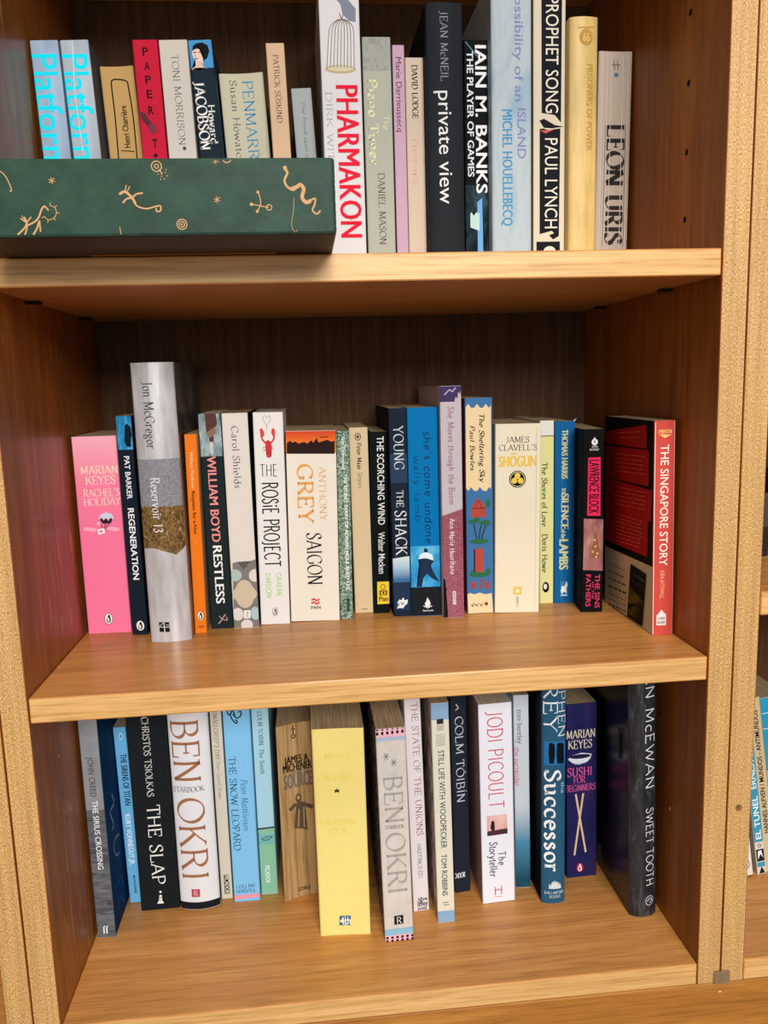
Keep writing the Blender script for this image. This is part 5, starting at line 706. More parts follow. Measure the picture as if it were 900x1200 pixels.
 {'id':'B9','x':204.88,'y':78.0,'z':-270.49,'w':45.35,'h':197.34,'d':138.0,'yaw':0,'sk':-3.16,'ln':0.0,'col':'*paleyellow','label':'plain bright yellow paperback pulled forward,small star and blue mark at the foot','items':[('Q','ornament',[(20.24,142.54),(20.74,140.6),(22.47,140.3),(21.07,139.3),(21.58,137.35),(20.07,138.49),(18.48,137.49),(19.14,139.38),(17.84,140.51),(19.58,140.65)],'#4a4020'),('Q','emblem',[(17.8,18.96),(22.57,18.96),(22.4,14.69),(17.61,14.68)],'#3a6a98'),('Q','emblem',[(23.22,18.93),(27.98,18.71),(27.82,14.44),(23.05,14.66)],'#3a6a98'),('Q','emblem',[(17.58,14.0),(22.37,14.01),(22.18,9.5),(17.37,9.49)],'#3a6a98'),('Q','emblem',[(23.02,13.98),(27.8,13.76),(27.64,9.25),(22.84,9.47)],'#3a6a98'),('T','emblem','4th',18.45,13.98,27.59,13.98,7.21,'B','#f0e8c8'),('T','title_lettering','MIDDLE',11.09,171.96,31.72,171.96,5.05,'s','#e6cf58'),('T','title_lettering','ENGLAND',8.2,151.89,33.03,151.89,5.09,'s','#e6cf58'),('T','author_lettering','JONATHAN',4.01,110.12,34.77,110.12,5.19,'s','#e6cf58'),('T','author_lettering','COE',12.56,102.04,28.55,102.04,5.21,'s','#e6cf58')],'sag':0.8,'right':'*paleart'},
 {'id':'B10','x':262.05,'y':62.34,'z':-270.49,'w':25.62,'h':200.71,'d':129.0,'yaw':0,'sk':0.61,'ln':-0.0132,'col':'*greypaper','label':'off white paperback with checked ends and big pale grey capitals,right of the yellow book','items':[('Q','check_band',[(0.1,192.97),(25.52,192.97),(25.52,200.41),(0.1,200.41)],'#e6b0bc'),('Q','check_band',[(0.1,189.25),(25.52,189.25),(25.52,192.97),(0.1,192.97)],'#aab4c8'),('Q','check_band',[(0.67,200.41),(2.64,200.41),(2.52,199.1),(0.55,199.08)],'#20181c'),('Q','check_band',[(0.49,197.85),(2.46,197.87),(2.34,195.0),(0.37,194.99)],'#20181c'),('Q','check_band',[(5.01,200.41),(6.98,200.41),(6.86,199.22),(4.89,199.2)],'#20181c'),('Q','check_band',[(4.83,197.97),(6.81,197.99),(6.68,195.12),(4.71,195.11)],'#20181c'),('Q','check_band',[(9.35,200.41),(11.32,200.41),(11.2,199.34),(9.23,199.32)],'#20181c'),('Q','check_band',[(9.18,198.09),(11.15,198.11),(11.03,195.24),(9.05,195.22)],'#20181c'),('Q','check_band',[(13.69,200.41),(15.66,200.41),(15.54,199.46),(13.57,199.44)],'#20181c'),('Q','check_band',[(13.52,198.21),(15.49,198.23),(15.37,195.36),(13.4,195.34)],'#20181c'),('Q','check_band',[(18.02,200.41),(19.99,200.41),(19.88,199.58),(17.91,199.56)],'#20181c'),('Q','check_band',[(17.86,198.33),(19.83,198.35),(19.71,195.47),(17.74,195.46)],'#20181c'),('Q','check_band',[(22.36,200.41),(24.33,200.41),(24.21,199.7),(22.24,199.68)],'#20181c'),('Q','check_band',[(22.2,198.45),(24.17,198.47),(24.05,195.59),(22.08,195.58)],'#20181c'),('S','ornament',[(5.46,175.69),(10.98,175.14)],0.59,'#6a6a6c'),('S','ornament',[(11.73,169.45),(17.26,168.89)],0.59,'#6a6a6c'),('S','ornament',[(6.76,178.47),(9.67,172.36)],0.59,'#6a6a6c'),('S','ornament',[(13.04,172.23),(15.95,166.1)],0.59,'#6a6a6c'),('S','ornament',[(9.92,178.15),(6.52,172.68)],0.59,'#6a6a6c'),('S','ornament',[(16.19,171.91),(12.8,166.42)],0.59,'#6a6a6c'),('T','author_lettering','BEN',13.12,156.84,13.12,113.72,15.49,'s','#a39c94'),('T','title_lettering','STARBOOK',4.66,109.76,21.08,109.76,3.41,'s','#6a645e'),('T','author_lettering','OKRI',13.29,103.69,13.29,46.52,16.46,'s','#a39c94'),('Q','emblem',[(9.02,24.7),(17.17,24.98),(17.05,16.53),(8.88,16.25)],'#1e1c1c'),('T','emblem','R',11.08,20.24,15.56,20.24,6.21,'s','#e4ddd4'),('Q','check_band#2',[(0.14,12.03),(25.52,12.22),(25.52,6.38),(0.1,6.22)],'#86b8d0'),('Q','check_band#2',[(0.1,6.22),(25.52,6.38),(25.52,0.3),(0.1,0.3)],'#e6b0bc'),('Q','check_band#2',[(1.08,5.2),(3.33,5.13),(3.24,2.9),(0.99,2.97)],'#20181c'),('Q','check_band#2',[(0.95,2.08),(3.2,2.0),(3.11,0.3),(0.86,0.3)],'#20181c'),('Q','check_band#2',[(5.58,5.23),(7.82,5.16),(7.73,2.93),(5.49,3.0)],'#20181c'),('Q','check_band#2',[(5.45,2.11),(7.7,2.04),(7.61,0.3),(5.36,0.3)],'#20181c'),('Q','check_band#2',[(10.07,5.27),(12.32,5.19),(12.23,2.96),(9.99,3.03)],'#20181c'),('Q','check_band#2',[(9.95,2.14),(12.19,2.07),(12.11,0.3),(9.86,0.3)],'#20181c'),('Q','check_band#2',[(14.57,5.3),(16.81,5.23),(16.73,2.99),(14.48,3.07)],'#20181c'),('Q','check_band#2',[(14.45,2.17),(16.69,2.1),(16.6,0.3),(14.36,0.3)],'#20181c'),('Q','check_band#2',[(19.06,5.33),(21.31,5.26),(21.22,3.02),(18.98,3.1)],'#20181c'),('Q','check_band#2',[(18.94,2.2),(21.19,2.13),(21.1,0.3),(18.86,0.3)],'#20181c'),('Q','check_band#2',[(23.56,5.37),(25.52,5.29),(25.52,3.06),(23.47,3.13)],'#20181c'),('Q','check_band#2',[(23.44,2.23),(25.52,2.16),(25.52,0.3),(23.35,0.3)],'#20181c')],'left':'*check'},
 {'id':'B11','x':292.78,'y':100.63,'z':-270.49,'w':14.94,'h':216.0,'d':138.0,'yaw':0,'sk':0.65,'ln':-0.02,'col':'#ded6d6','label':'pinkish white paperback with thin plum capitals,behind the checked book','items':[('T','title_lettering','THE STATE OF THE UNIONS',9.3,206.25,9.3,76.49,5.85,'s','#8a5662'),('T','author_lettering','HASTINGS,ED.',8.05,67.93,8.05,32.86,3.74,'s','#3a3438'),('T','emblem','the',4.64,12.22,13.64,12.22,3.73,'B','#2a2628'),('T','emblem','liffey',4.01,7.43,13.88,7.43,5.61,'B','#2a2628'),('T','emblem','press',4.22,2.7,12.42,2.7,3.51,'B','#2a2628')]},
 {'id':'B12','x':312.75,'y':81.61,'z':-270.49,'w':15.9,'h':212.51,'d':156.0,'yaw':0,'sk':-0.01,'ln':-0.0125,'col':'#dad6c2','label':'tall slim ivory book with pale blue ends and small navy capitals','items':[('Q','spine_band',[(0.1,196.8),(15.8,196.8),(15.8,212.21),(0.1,212.21)],'#85a8c6'),('Q','spine_band#2',[(0.1,0.3),(15.8,0.3),(15.8,11.55),(0.1,11.55)],'#85a8c6'),('Q','emblem#2',[(4.9,197.49),(10.92,197.82),(10.99,193.14),(4.95,192.82)],'#2c2c34'),('Q','emblem#2',[(4.94,192.4),(10.97,192.72),(11.0,186.76),(4.95,186.44)],'#b9b6a8'),('S','blurb_text',[(3.85,182.7),(12.06,182.82)],0.58,'#8a8678'),('S','blurb_text',[(3.79,180.78),(12.01,180.91)],0.58,'#8a8678'),('S','blurb_text',[(3.73,178.87),(11.96,178.99)],0.59,'#8a8678'),('S','blurb_text',[(3.67,176.95),(11.9,177.07)],0.59,'#8a8678'),('S','blurb_text',[(3.61,175.03),(11.85,175.15)],0.59,'#8a8678'),('S','blurb_text',[(3.55,173.11),(11.8,173.22)],0.59,'#8a8678'),('T','title_lettering','STILL LIFE WITH WOODPECKER',7.83,168.23,7.83,73.94,5.21,'n','#1c2440'),('T','author_lettering','TOM ROBBINS',7.47,67.95,7.47,26.95,4.96,'n','#1c2440'),('S','emblem',[(5.27,19.88),(10.73,19.97)],0.63,'#6a6658'),('S','emblem',[(5.62,17.55),(11.09,17.64)],0.63,'#6a6658'),('Q','ornament',[(0.1,30.66),(0.1,25.76),(0.1,18.19),(0.1,20.38)],'#2a2a2c')],'left':'*wornprint'},
 {'id':'B13','x':336.41,'y':122.37,'z':-270.49,'w':15.81,'h':216.0,'d':129.0,'yaw':0,'sk':2.4,'ln':-0.0107,'col':'#232733','label':'dark slate paperback with pale serif capitals half behind the ivory book','items':[('T','author_lettering','COLM TÓIBÍN',8.3,180.16,8.3,93.76,7.72,'s','#c9cdd4'),('S','ornament',[(5.75,192.89),(8.19,188.71),(5.18,186.92)],0.84,'#c9cdd4'),('T','emblem','PICADOR',-3.97,18.1,10.53,18.1,5.27,'S','#dcdce0')]},
 {'id':'B14','x':359.44,'y':102.94,'z':-270.49,'w':31.57,'h':199.33,'d':129.0,'yaw':0,'sk':1.19,'ln':-0.0127,'col':'#e4e6ee','label':'white paperback with tall red capitals,a small sunset picture and handwritten title','items':[('T','author_lettering','JODI PICOULT',15.29,191.33,15.29,96.3,14.07,'t','#cc3f50'),('Q','sunset_picture',[(5.52,89.18),(24.99,89.38),(25.51,69.47),(5.72,68.89)],'*dusk'),('Q','sunset_picture',[(8.94,76.81),(9.94,83.14),(11.7,84.3),(12.95,82.08),(13.24,75.13),(11.0,71.94)],'#2a2024'),('Q','sunset_picture',[(5.83,73.73),(25.17,74.83),(25.51,69.47),(5.72,68.89)],'#4a3038'),('T','title_lettering','The',19.4,51.87,19.4,37.81,6.97,'w','#1a1a20'),('T','title_lettering','Storyteller',11.2,62.24,11.2,27.08,7.41,'w','#1a1a20'),('S','emblem',[(12.04,16.17),(12.52,7.34)],0.88,'#c84456'),('S','emblem',[(18.64,16.47),(18.48,7.72)],0.88,'#c84456'),('S','emblem',[(12.62,12.07),(15.28,13.37),(18.56,12.22)],0.88,'#c84456'),('S','emblem',[(11.83,5.77),(19.32,5.7)],0.66,'#d88a94')],'left':'#b08f94'},
 {'id':'B15','x':396.86,'y':122.78,'z':-270.49,'w':14.5,'h':198.0,'d':138.0,'yaw':0,'sk':-0.98,'ln':-0.011,'col':'#c4ccd0','label':'thin pale grey paperback fading to blue,behind the white book with red capitals','items':[('Q','spine_band',[(0.1,0.3),(14.4,0.3),(14.4,86.34),(0.1,86.34)],'*bluefade'),('T','author_lettering','toni bentley',5.73,183.8,5.73,149.28,5.45,'n','#5a626a'),('T','title_lettering','the surrender',2.9,145.84,2.9,106.37,5.45,'n','#d0507a')]},
 {'id':'B16','x':414.66,'y':97.68,'z':-270.49,'w':22.79,'h':240.0,'d':156.0,'yaw':0,'sk':-0.38,'ln':0.0,'col':'#2a5672','label':'teal blue hardback with outlined white title and glossy black side','items':[('T','author_lettering','STEPHEN',18.2,242.21,18.2,166.36,6.94,'s','#e0e4e6'),('T','author_lettering','FREY',7.67,233.14,7.67,171.89,12.15,'s','#e6eaec'),('Q','suits_picture',[(2.05,162.79),(21.8,162.17),(22.13,139.35),(1.94,139.82)],'#2a70a8'),('Q','suits_picture',[(6.16,160.96),(8.77,161.68),(11.37,159.51),(11.75,149.46),(10.41,141.04),(6.51,141.3),(5.68,150.98)],'#10161e'),('Q','suits_picture',[(13.54,160.48),(16.15,161.2),(20.49,159.58),(20.83,139.89),(13.88,140.81),(13.06,150.49)],'#10161e'),('T','title_lettering','Successor',9.93,134.38,9.93,32.78,14.32,'o','#eaeeee'),('T','title_lettering','the',19.42,121.97,19.42,111.06,3.47,'n','#9ac4d8'),('Q','emblem',[(6.36,15.24),(6.82,20.16),(8.55,18.36),(9.43,22.29),(11.16,20.5),(12.04,23.26),(13.33,20.32),(15.08,21.83),(15.93,17.74),(17.67,19.25),(18.52,14.69)],'#cfd8dc'),('T','emblem','BALLANTINE',2.65,11.0,20.89,11.0,2.84,'s','#cfd8dc'),('T','emblem','BOOKS',7.19,6.92,17.62,6.92,2.84,'s','#cfd8dc')],'sag':-3,'hard':1,'left':'#0c0d10'},
 {'id':'B17','x':450.5,'y':130.71,'z':-270.49,'w':30.78,'h':181.86,'d':111.0,'yaw':0,'sk':1.19,'ln':-0.0102,'col':'*purple','label':'dark purple paperback with a white bowl and crossed chopsticks','items':[('T','author_lettering','MARIAN',0.12,150.75,28.97,150.75,8.4,'s','#ddd2b4'),('T','author_lettering','KEYES',1.93,140.18,25.77,140.18,8.44,'s','#ddd2b4'),('Q','bowl_picture',[(1.44,125.62),(6.04,129.37),(15.23,131.23),(25.32,129.23),(24.41,125.08),(20.96,121.43),(12.92,119.21),(6.03,121.36)],'#d6d8e4'),('E','bowl_picture',13.85,127.61,10.56,2.36,0.0,'#2a2038'),('S','bowl_picture',[(8.33,120.17),(18.67,120.96)],1.38,'#b8bccc'),('T','title_lettering','SUSHI',0.95,111.83,25.8,111.83,9.01,'s','#dd5a9a'),('T','title_lettering','FOR',7.15,103.31,18.9,103.31,6.66,'s','#dd5a9a'),('T','title_lettering','BEGINNERS',-0.47,95.06,29.27,95.06,6.68,'s','#dd5a9a'),('S','chopsticks_picture',[(9.21,88.71),(19.36,25.95)],1.86,'#d6b894'),('S','chopsticks_picture',[(16.82,88.81),(7.73,23.97)],1.86,'#d6b894'),('E','emblem',13.3,9.97,3.45,4.94,0.0,'#b8284a'),('Q','emblem',[(13.07,13.95),(14.33,13.4),(14.24,12.08),(15.4,9.21),(15.17,7.02),(13.77,6.06),(11.9,6.69),(11.21,9.25),(12.37,11.82)],'#f0e4e4'),('E','emblem',13.07,9.02,0.93,2.08,0.0,'#b8284a')],'right':'#1c1a38'},
 {'id':'B18','x':489.23,'y':68.54,'z':-270.49,'w':25.73,'h':240.0,'d':156.0,'yaw':0,'sk':0.64,'ln':-0.0231,'col':'*smoke','label':'dark grey hardback pulled forward at the right end of the bottom shelf,thin white capitals','items':[('T','author_lettering','IAN McEWAN',18.25,240.78,18.25,125.31,9.01,'t','#e4e4e4'),('T','title_lettering','SWEET TOOTH',18.1,106.64,18.1,30.34,7.68,'t','#e0e0e0'),('E','emblem',17.62,15.39,3.85,4.62,0.64,'#b9bcc0'),('S','emblem',[(15.27,15.02),(17.83,17.67),(19.97,15.52),(17.85,13.05)],0.86,'#b9bcc0')],'sag':-5,'hard':1,'left':'*smokedark','sides':[('L','Q','cover_mark',[(25.18,173.1),(9.0,178.5),(8.1,165.86),(14.7,146.25),(25.66,142.05)],'#4a4d52'),('L','Q','cover_mark',[(20.88,168.37),(14.38,171.3),(14.63,151.82),(21.18,147.57)],'#15161a'),('L','Q','cover_mark#2',[(82.25,21.83),(72.48,26.51),(72.35,6.6),(81.46,3.35)],'#6a6e76')]},
]
BOX_ART = [('S',[(206.4,37.63),(207.81,35.96),(205.86,31.68),(206.95,28.33),(210.46,26.04),(213.16,27.57)],1.3,'snake_drawing'),('S',[(209.23,26.4),(213.05,27.81),(215.23,28.99),(217.11,26.35),(215.91,21.8),(218.28,18.77),(221.1,19.95)],2.17,'snake_drawing'),('S',[(219.56,19.12),(223.66,21.01),(223.26,17.52),(221.87,14.27),(224.29,12.07),(226.65,13.98)],1.01,'snake_drawing'),('S',[(205.44,38.34),(207.46,39.05)],2.03,'snake_drawing'),('S',[(189.61,24.99),(190.57,22.0),(190.84,17.81),(188.64,13.86)],0.58,'compass_drawing'),('S',[(185.38,17.97),(188.83,17.46),(191.9,16.72),(195.61,16.08)],0.58,'compass_drawing'),('E',185.38,17.97,1.01,0.0,'compass_drawing'),('E',195.86,16.08,1.59,0.58,'compass_drawing'),('E',189.6,24.87,0.87,0.0,'compass_drawing'),('E',188.64,13.86,0.87,0.0,'compass_drawing'),('S',[(163.21,21.48),(167.06,20.07)],0.43,'star_drawing#0'),('S',[(164.89,22.77),(165.37,18.78)],0.43,'star_drawing#0'),('S',[(166.81,22.06),(163.45,19.49)],0.43,'star_drawing#0'),('S',[(163.71,43.58),(167.53,42.2)],0.43,'star_drawing#1'),('S',[(165.38,44.86),(165.86,40.92)],0.43,'star_drawing#1'),('S',[(167.29,44.17),(163.95,41.61)],0.43,'star_drawing#1'),('S',[(68.56,32.97),(72.22,31.6)],0.43,'star_drawing#2'),('S',[(70.22,34.23),(70.56,30.34)],0.43,'star_drawing#2'),('S',[(72.05,33.54),(68.73,31.03)],0.43,'star_drawing#2'),('S',[(169.98,44.16),(170.49,42.52),(172.04,41.69),(173.79,42.27),(174.85,43.68)],0.58,'crescent_drawing'),('E',143.59,6.89,2.9,0.58,'spiral_drawing'),('E',143.59,6.89,1.59,0.58,'spiral_drawing'),('E',143.59,6.89,0.58,0.0,'spiral_drawing'),('S',[(211.14,21.83),(210.25,13.42),(208.88,5.57),(210.96,1.53),(212.3,3.22)],0.29,'twig_drawing'),('S',[(108.15,24.31),(111.87,25.69),(115.47,22.37),(117.91,17.86),(123.23,16.03),(128.17,17.06),(131.61,17.5),(131.66,14.89),(129.44,14.43),(129.09,16.33)],0.87,'lizard_drawing'),('S',[(108.77,24.54),(111.87,25.69),(115.47,22.37),(117.38,18.81)],1.45,'lizard_drawing'),('S',[(111.89,25.93),(112.28,27.92),(112.88,29.44)],0.58,'lizard_drawing'),('S',[(113.07,25.68),(113.92,27.32),(114.75,28.73)],0.58,'lizard_drawing'),('S',[(115.47,22.37),(112.28,21.69),(109.93,19.35)],1.01,'lizard_drawing'),('S',[(115.71,22.37),(118.41,24.47),(122.07,24.91)],1.01,'lizard_drawing'),('E',131.03,39.88,2.9,0.58,'magnifier_drawing'),('E',131.03,39.88,1.16,0.58,'magnifier_drawing'),('S',[(132.36,38.23),(133.23,36.82),(134.1,35.41)],0.72,'magnifier_drawing'),('E',131.68,35.43,0.36,0.0,'dots_drawing'),('E',133.65,34.24,0.36,0.0,'dots_drawing'),('E',135.86,36.34,0.36,0.0,'dots_drawing'),('E',136.7,34.46,0.36,0.0,'dots_drawing'),('E',132.92,32.48,0.36,0.0,'dots_drawing'),('E',135.12,32.82,0.36,0.0,'dots_drawing'),('E',136.46,37.98,0.36,0.0,'dots_drawing'),('S',[(107.18,5.86),(107.47,3.48),(107.58,0.14)],0.43,'twig_drawing#2'),('S',[(41.75,37.77),(43.88,35.68),(45.67,32.44),(47.26,27.1),(46.04,26.65)],0.58,'curl_drawing'),('S',[(48.24,2.05),(52.51,5.77),(53.99,8.82),(52.87,12.0)],1.01,'goat_drawing'),('S',[(52.39,2.0),(53.91,5.52),(53.92,8.11)],0.87,'goat_drawing'),('S',[(50.69,11.44),(52.21,10.01),(53.54,9.06)],0.72,'goat_drawing'),('S',[(56.89,11.96),(55.59,10.68),(54.25,9.05)],0.72,'goat_drawing'),('S',[(51.53,12.83),(52.34,11.42),(53.15,10.0)],0.43,'goat_drawing'),('S',[(53.83,7.17),(57.78,8.78),(60.87,11.33),(63.23,16.24),(65.06,18.1)],1.01,'goat_drawing'),('S',[(65.06,18.1),(66.14,16.91),(67.08,15.5)],0.87,'goat_drawing'),('S',[(57.14,1.94),(59.61,5.46),(61.17,9.45)],1.01,'goat_drawing'),('S',[(61.45,3.54),(61.38,6.62),(61.45,9.91)],0.87,'goat_drawing'),('S',[(68.17,18.3),(70.67,17.11),(71.48,14.16),(69.67,11.24),(66.49,10.33),(64.28,12.24)],0.43,'sun_drawing'),('S',[(68.17,18.3),(68.44,20.09)],0.43,'sun_drawing'),('S',[(70.67,17.11),(72.07,18.36)],0.43,'sun_drawing'),('S',[(71.48,14.16),(73.24,14.09)],0.43,'sun_drawing'),('S',[(69.67,11.24),(70.61,9.85)],0.43,'sun_drawing'),('S',[(66.49,10.33),(66.0,8.53)],0.43,'sun_drawing'),('S',[(64.28,12.24),(62.8,11.3)],0.43,'sun_drawing')]

# ------------------------------------------------------------------ bookcases (large structure)
W, T, TS, D = 0.5208, 0.0201, 0.01945, 0.2938
ZT, ZB, ZU = 0.3114, -0.2705, 0.5972     # top surface of the upper and lower shelf, underside of the shelf above
ZFOOT = ZB - TS

def board(name, parent, x0, x1, y0, y1, z0, z1, mats, bevel=0.0006):
    return from_bm(name, box_bm(x0, x1, y0, y1, z0, z1, bevel, 1 if len(mats) > 1 else None), parent, mats)

def upright(parent, x0, x1, inner, side, holes=(), pale=()):
    o = board('side_panel', parent, x0, x1, 0.0, D + 0.006, ZFOOT, ZU + 0.12, [inner, EDGE_FLECK], 0.0007)
    for (y, z, r) in tuple(holes) + tuple(pale):
        bm = bmesh.new()
        xf = x0 if side < 0 else x1
        ring = [bm.verts.new((xf + side * 0.0001, y + r * math.cos(a), z + r * math.sin(a))) for a in [i * math.pi / 7 for i in range(14)]]
        deep = [bm.verts.new((xf + side * 0.0003, y + r * .55 * math.cos(a), z + r * .55 * math.sin(a))) for a in [i * math.pi / 7 for i in range(14)]]
        for i in range(14):
            bm.faces.new((ring[i], ring[(i + 1) % 14], deep[(i + 1) % 14], deep[i]))
        bm.faces.new(deep)
        bmesh.ops.recalc_face_normals(bm, faces=bm.faces[:])
        light = (y, z, r) in pale
        from_bm('pale_screw_mark' if light else 'peg_hole', bm, o, [print_mat('#d2b492' if light else '#1c0f06')])  # pale screw marks: their shine is put into the colour
    return o

def make_bookcase(x0, shelves, pale_l=(), holes_r=(), pale_r=(), scuffed=False):
    root = empty('bookcase', (0, 0, 0))
    x1 = x0 + W
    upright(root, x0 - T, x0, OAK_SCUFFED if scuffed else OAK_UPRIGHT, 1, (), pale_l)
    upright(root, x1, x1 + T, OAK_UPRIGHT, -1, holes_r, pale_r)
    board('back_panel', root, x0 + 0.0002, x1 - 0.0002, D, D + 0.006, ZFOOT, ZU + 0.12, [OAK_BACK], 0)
    for z, gap in shelves:
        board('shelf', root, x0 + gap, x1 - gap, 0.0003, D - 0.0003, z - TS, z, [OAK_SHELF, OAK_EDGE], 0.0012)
    return root

GAP = 0.0006
HOLES = [(0.0625, z, 0.0026) for z in (0.343, 0.394, 0.445, 0.496, 0.547)]
centre = make_bookcase(0.0, [(ZU + TS, GAP), (ZT, GAP), (0.0, GAP), (ZB, 0.0001)],
    pale_l=[(0.056, -0.071, 0.0010), (0.073, -0.126, 0.0013)], holes_r=HOLES + [(0.083, -0.082, 0.0015)], pale_r=[(0.059, -0.162, 0.0015)], scuffed=True)
tag(centre, 'oak bookcase in the middle, holding the three rows of books', 'bookcase')
left_case = make_bookcase(-2 * T - W - 0.0006, [(ZT, GAP), (0.0, GAP), (ZB, 0.0001)])
tag(left_case, 'oak bookcase at the far left, only its flecked front edge in view', 'bookcase')
right_x = W + 2 * T + 0.0006
right_case = make_bookcase(right_x, [(ZU + TS, GAP), (0.0505, GAP), (ZB, 0.0001)])
tag(right_case, 'oak bookcase at the far right, a sliver of its books showing past the edge', 'bookcase')
# shelf pegs under the upper shelf, clear joining clip at the foot of the uprights, a dark scuff on the edging
for x, s in ((0.0003, 1), (W - 0.0003, -1)):
    for y in (0.083, 0.235):
        bm = box_bm(min(x, x + s * 0.011), max(x, x + s * 0.011), y - 0.004, y + 0.004, ZT - TS - 0.0026, ZT - TS - 0.0006, 0.0006)
        from_bm('shelf_peg', bm, centre, [print_mat('#2a1c10')])
m_clip, nt, bs = new_mat('clear_plastic', 0.3, 0, 0.5)
bs.inputs['Base Color'].default_value = lin('#e0cda8')
bs.inputs['Transmission Weight'].default_value = 0.85
bm = box_bm(W + T - 0.006, W + T + 0.0075, -0.003, -0.0006, ZFOOT + 0.0005, ZFOOT + 0.012, 0.0008)
bmesh.ops.bevel(bm, geom=[e for e in bm.edges if e.calc_length() > 0.008], offset=0.0003, segments=1, affect='EDGES')
o = from_bm('joining_clip', bm, centre, [m_clip])
q = PartSet()
q.polys('edge_scuff', '#8a6a44', [arc(W * 1000 + 30.5, -131, 3.0, 3.2, 0, 360, 12)[:-1]])
q.polys('edge_scuff', '#6b5138', [arc(W * 1000 + 30.0, -130.6, 1.6, 1.7, 0, 360, 9)[:-1]])
q.build(right_case, lambda u, o_, v: (u, -o_ * .5, v))

base = empty('base_unit', (0, 0, 0))
tag(base, 'orange oak base board running under the bookcases along the bottom edge', 'base unit')
board('front_board', base, -0.60, 1.16, 0.0005, 0.02, ZFOOT - 0.16, ZFOOT - 0.0003, [OAK_BASE], 0.0008)
board('carcass', base, -0.60, 1.16, 0.0205, D, ZFOOT - 0.16, ZFOOT - 0.0003, [OAK_UPRIGHT], 0)
q = PartSet()
q.polys('nail_spot', '#e0b878', [arc(W * 1000 + 21, ZFOOT * 1000 - 9, 1.3, 1.0, 0, 360, 10)[:-1]])
q.build(base, lambda u, o_, v: (u, 0.5 - o_, v))

# room shell behind and below
m_wall, nt, bs = new_mat('wall_paint', 0.9, 0, 0.2)
nt.links.new(ramp(nt, noise(nt, mapped(nt, (30, 30, 30)), 3), [(0.3, '#c9beb0'), (0.7, '#d2c8ba')]), bs.inputs['Base Color'])
tag(board('wall_back', None, -1.6, 2.2, D + 0.012, D + 0.10, ZFOOT - 0.16, 1.6, [m_wall], 0), kind='structure')
m_floor = wood('floor_boards', '#6a4a2c', '#84603c', '#967048', 'X', 0.5)
tag(board('floor', None, -1.6, 2.2, -2.6, D + 0.10, ZFOOT - 0.20, ZFOOT - 0.16, [m_floor], 0), kind='structure')

# ------------------------------------------------------------------ the books
for spec in BOOKS:
    bk = make_book(spec)
    if spec['id'] == 'M18':      # torn flap at the head of the spine
        bm = bmesh.new()
        w, h = spec['w'], spec['h']
        P = [(w - 4, .6, h - 1.5), (w - .5, .8, h - 1.0), (w + 1.2, -.6, h + 2.6), (w - 1.2, -1.2, h + 1.6)]
        vs = [bm.verts.new(Vector(p) * MM) for p in P] + [bm.verts.new((Vector(p) + Vector((0, .25, 0))) * MM) for p in P]
        for f in ((0, 1, 2, 3), (7, 6, 5, 4), (0, 4, 5, 1), (1, 5, 6, 2), (2, 6, 7, 3), (3, 7, 4, 0)):
            bm.faces.new([vs[i] for i in f])
        from_bm('torn_paper_flap', bm, bk, [print_mat('#cfc8bc')])

# books seen past the right edge
def right_book(i, x, y, z, w, h, d, lean, col, label, items, **k):
    make_book(dict(id='R%d' % i, x=x, y=y, z=z, w=w, h=h, d=d, sk=0, ln=lean, col=col, label=label, items=items, **k))
zr = ZB * 1000
SL = -math.atan(.141)
right_book(1, 604, 106, zr, 27, 178, 111, SL, '#d8d4cc', 'white book at far right, its foot just showing beside the flecked edge',
    [('E', 'emblem', 21, 12, 3, 4, .6, '#3a3630')])
right_book(2, 637.5, 110, zr, 9.4, 178, 111, SL, '#cfc8b8', 'thin blue and white book leaning behind the flecked edge at far right',
    [('Q', 'title_panel', [(.3, 35), (9.1, 35), (9.1, 172), (.3, 172)], '#3a93ad'), ('T', 'title_lettering', 'EL TUNEL', 4.7, 38, 4.7, 84, 5.5, 'B', '#e4eae6'), ('T', 'author_lettering', 'ERNESTO SABATO', 4.7, 92, 4.7, 170, 5.5, 'B', '#dfe6e2'),
     ('Q', 'spine_picture', [(.8, 14), (8.6, 14), (8.6, 27), (.8, 27)], '#1b2226'), ('Q', 'spine_picture', [(2, 16), (5, 22), (7.5, 17), (6, 26), (2.5, 25)], '#dfe6e2'), ('Q', 'spine_picture', [(.8, 8), (8.6, 8), (8.6, 13), (.8, 13)], '#3a93ad'), ('Q', 'spine_picture', [(2, .8), (8, .8), (5, 8)], '#1b2226'), ('E', 'emblem', 4.7, 31, 1.4, 1.6, .5, '#1b2226')])
right_book(3, 647.6, 113, zr, 11, 185, 111, SL, '#c8b48c', 'tan book with black capitals reading upwards, leaning at far right',
    [('T', 'author_lettering', 'HANNES ALFVEN / MUNDOS - ANTIMUNDOS', 5, 42, 5, 172, 4.6, 'B', '#1c1812'), ('Q', 'emblem', [(4, 6), (9, 6), (9, 13), (4, 13)], '#1c1812')])
right_book(4, 659.5, 114, zr, 26, 184, 111, SL, '#c9bb9c', 'leaning book with a bright blue head band at the far right edge',
    [('Q', 'title_panel', [(.3, 108), (25.6, 108), (25.6, 183.6), (.3, 183.6)], '#249ac0'), ('S', 'title_panel', [(.3, 168), (25.6, 168)], .7, '#d4e4e6'), ('S', 'title_panel', [(.3, 152), (25.6, 152)], .7, '#d4e4e6'), ('Q', 'emblem', [(4, 8), (12, 8), (12, 16), (4, 16)], '#1c1812')])
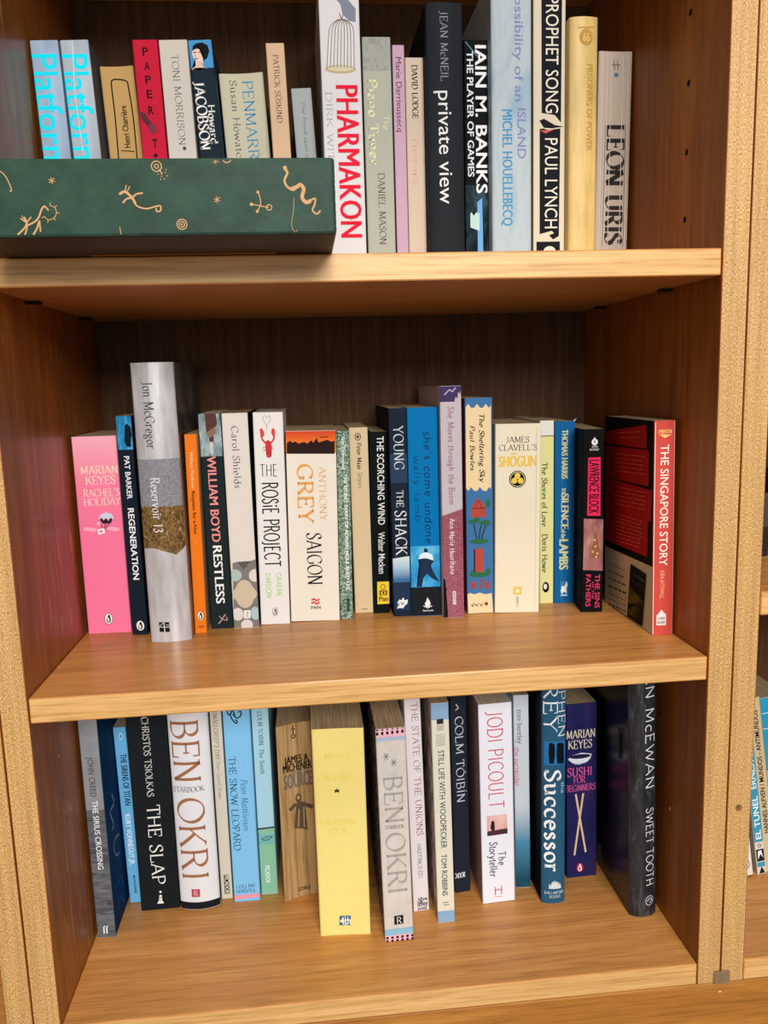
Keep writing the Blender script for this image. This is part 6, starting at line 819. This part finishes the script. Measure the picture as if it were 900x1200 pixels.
right_book(5, 600, 118, 50.5, 38, 230, 150, 0, '#2c2826', 'dark grey hardback on the upper shelf at far right, nearly hidden by the edge',
    [('Q', 'spine_band', [(.5, 60), (37.5, 60), (37.5, 84), (.5, 84)], '#0d0c0c'), ('Q', 'spine_band', [(.5, 28), (37.5, 28), (37.5, 60), (.5, 60)], '#4a4340')], hard=1, sag=-3)

# ------------------------------------------------------------------ green box lying across the top shelf
gx0, gx1, gy0, gy1, gh = 16.0, 236.0, -71.8, 140.0, 44.8
gb = empty('decorated_box', (0, 0, (ZT * 1000) * MM))
tag(gb, 'large dark green box with gold animal drawings, lying over the edge of the top shelf', 'box')
m_green, nt, bs = new_mat('green_cloth_paper', 0.5, 0, 0.15)
fg = noise(nt, mapped(nt, (60, 60, 60)), 4, 0.6)
nt.links.new(ramp(nt, fg, [(0.3, '#20392c'), (0.7, '#2d4a3b')]), bs.inputs['Base Color'])
add_bump(nt, bs, noise(nt, mapped(nt, (90, 90, 160)), 3, 0.5), 0.25, 0.0012)
m_under, nt, bs = new_mat('black_cloth_paper', 0.55, 0, 0.3)
nt.links.new(ramp(nt, noise(nt, mapped(nt, (200, 200, 200)), 3), [(0.3, '#2a241c'), (0.7, '#342d24')]), bs.inputs['Base Color'])
bm = bmesh.new()
box_bm(gx0 * MM, gx1 * MM, gy0 * MM, gy1 * MM, 0.0003, gh * MM, 0.0018, None, bm)
for f in bm.faces:
    if f.normal.z < -0.8: f.material_index = 1
from_bm('box_body', bm, gb, [m_green, m_under])
q = PartSet()
q.n = -100
for a in BOX_ART:
    if a[0] == 'S':
        q.item(('S', a[3], a[1], a[2], '#c79c6e'))
    else:
        q.item(('E', a[5], a[1], a[2], a[3], a[3], a[4], '#c79c6e'))
for k in q.parts.values():
    for v in k['bm'].verts: v.co.z = min(max(v.co.z, 1.6), gh - 1.6)
q.build(gb, lambda u, o_, v: (u, gy0 - .1 - (o_ + 2) * .08, v))
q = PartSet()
q.polys('gold_strip', '#c8924a', [[(72, -4.5), (196, -4.5), (196, -.8), (72, -.8)]])  # tan strip along the underside, just ahead of the shelf edge
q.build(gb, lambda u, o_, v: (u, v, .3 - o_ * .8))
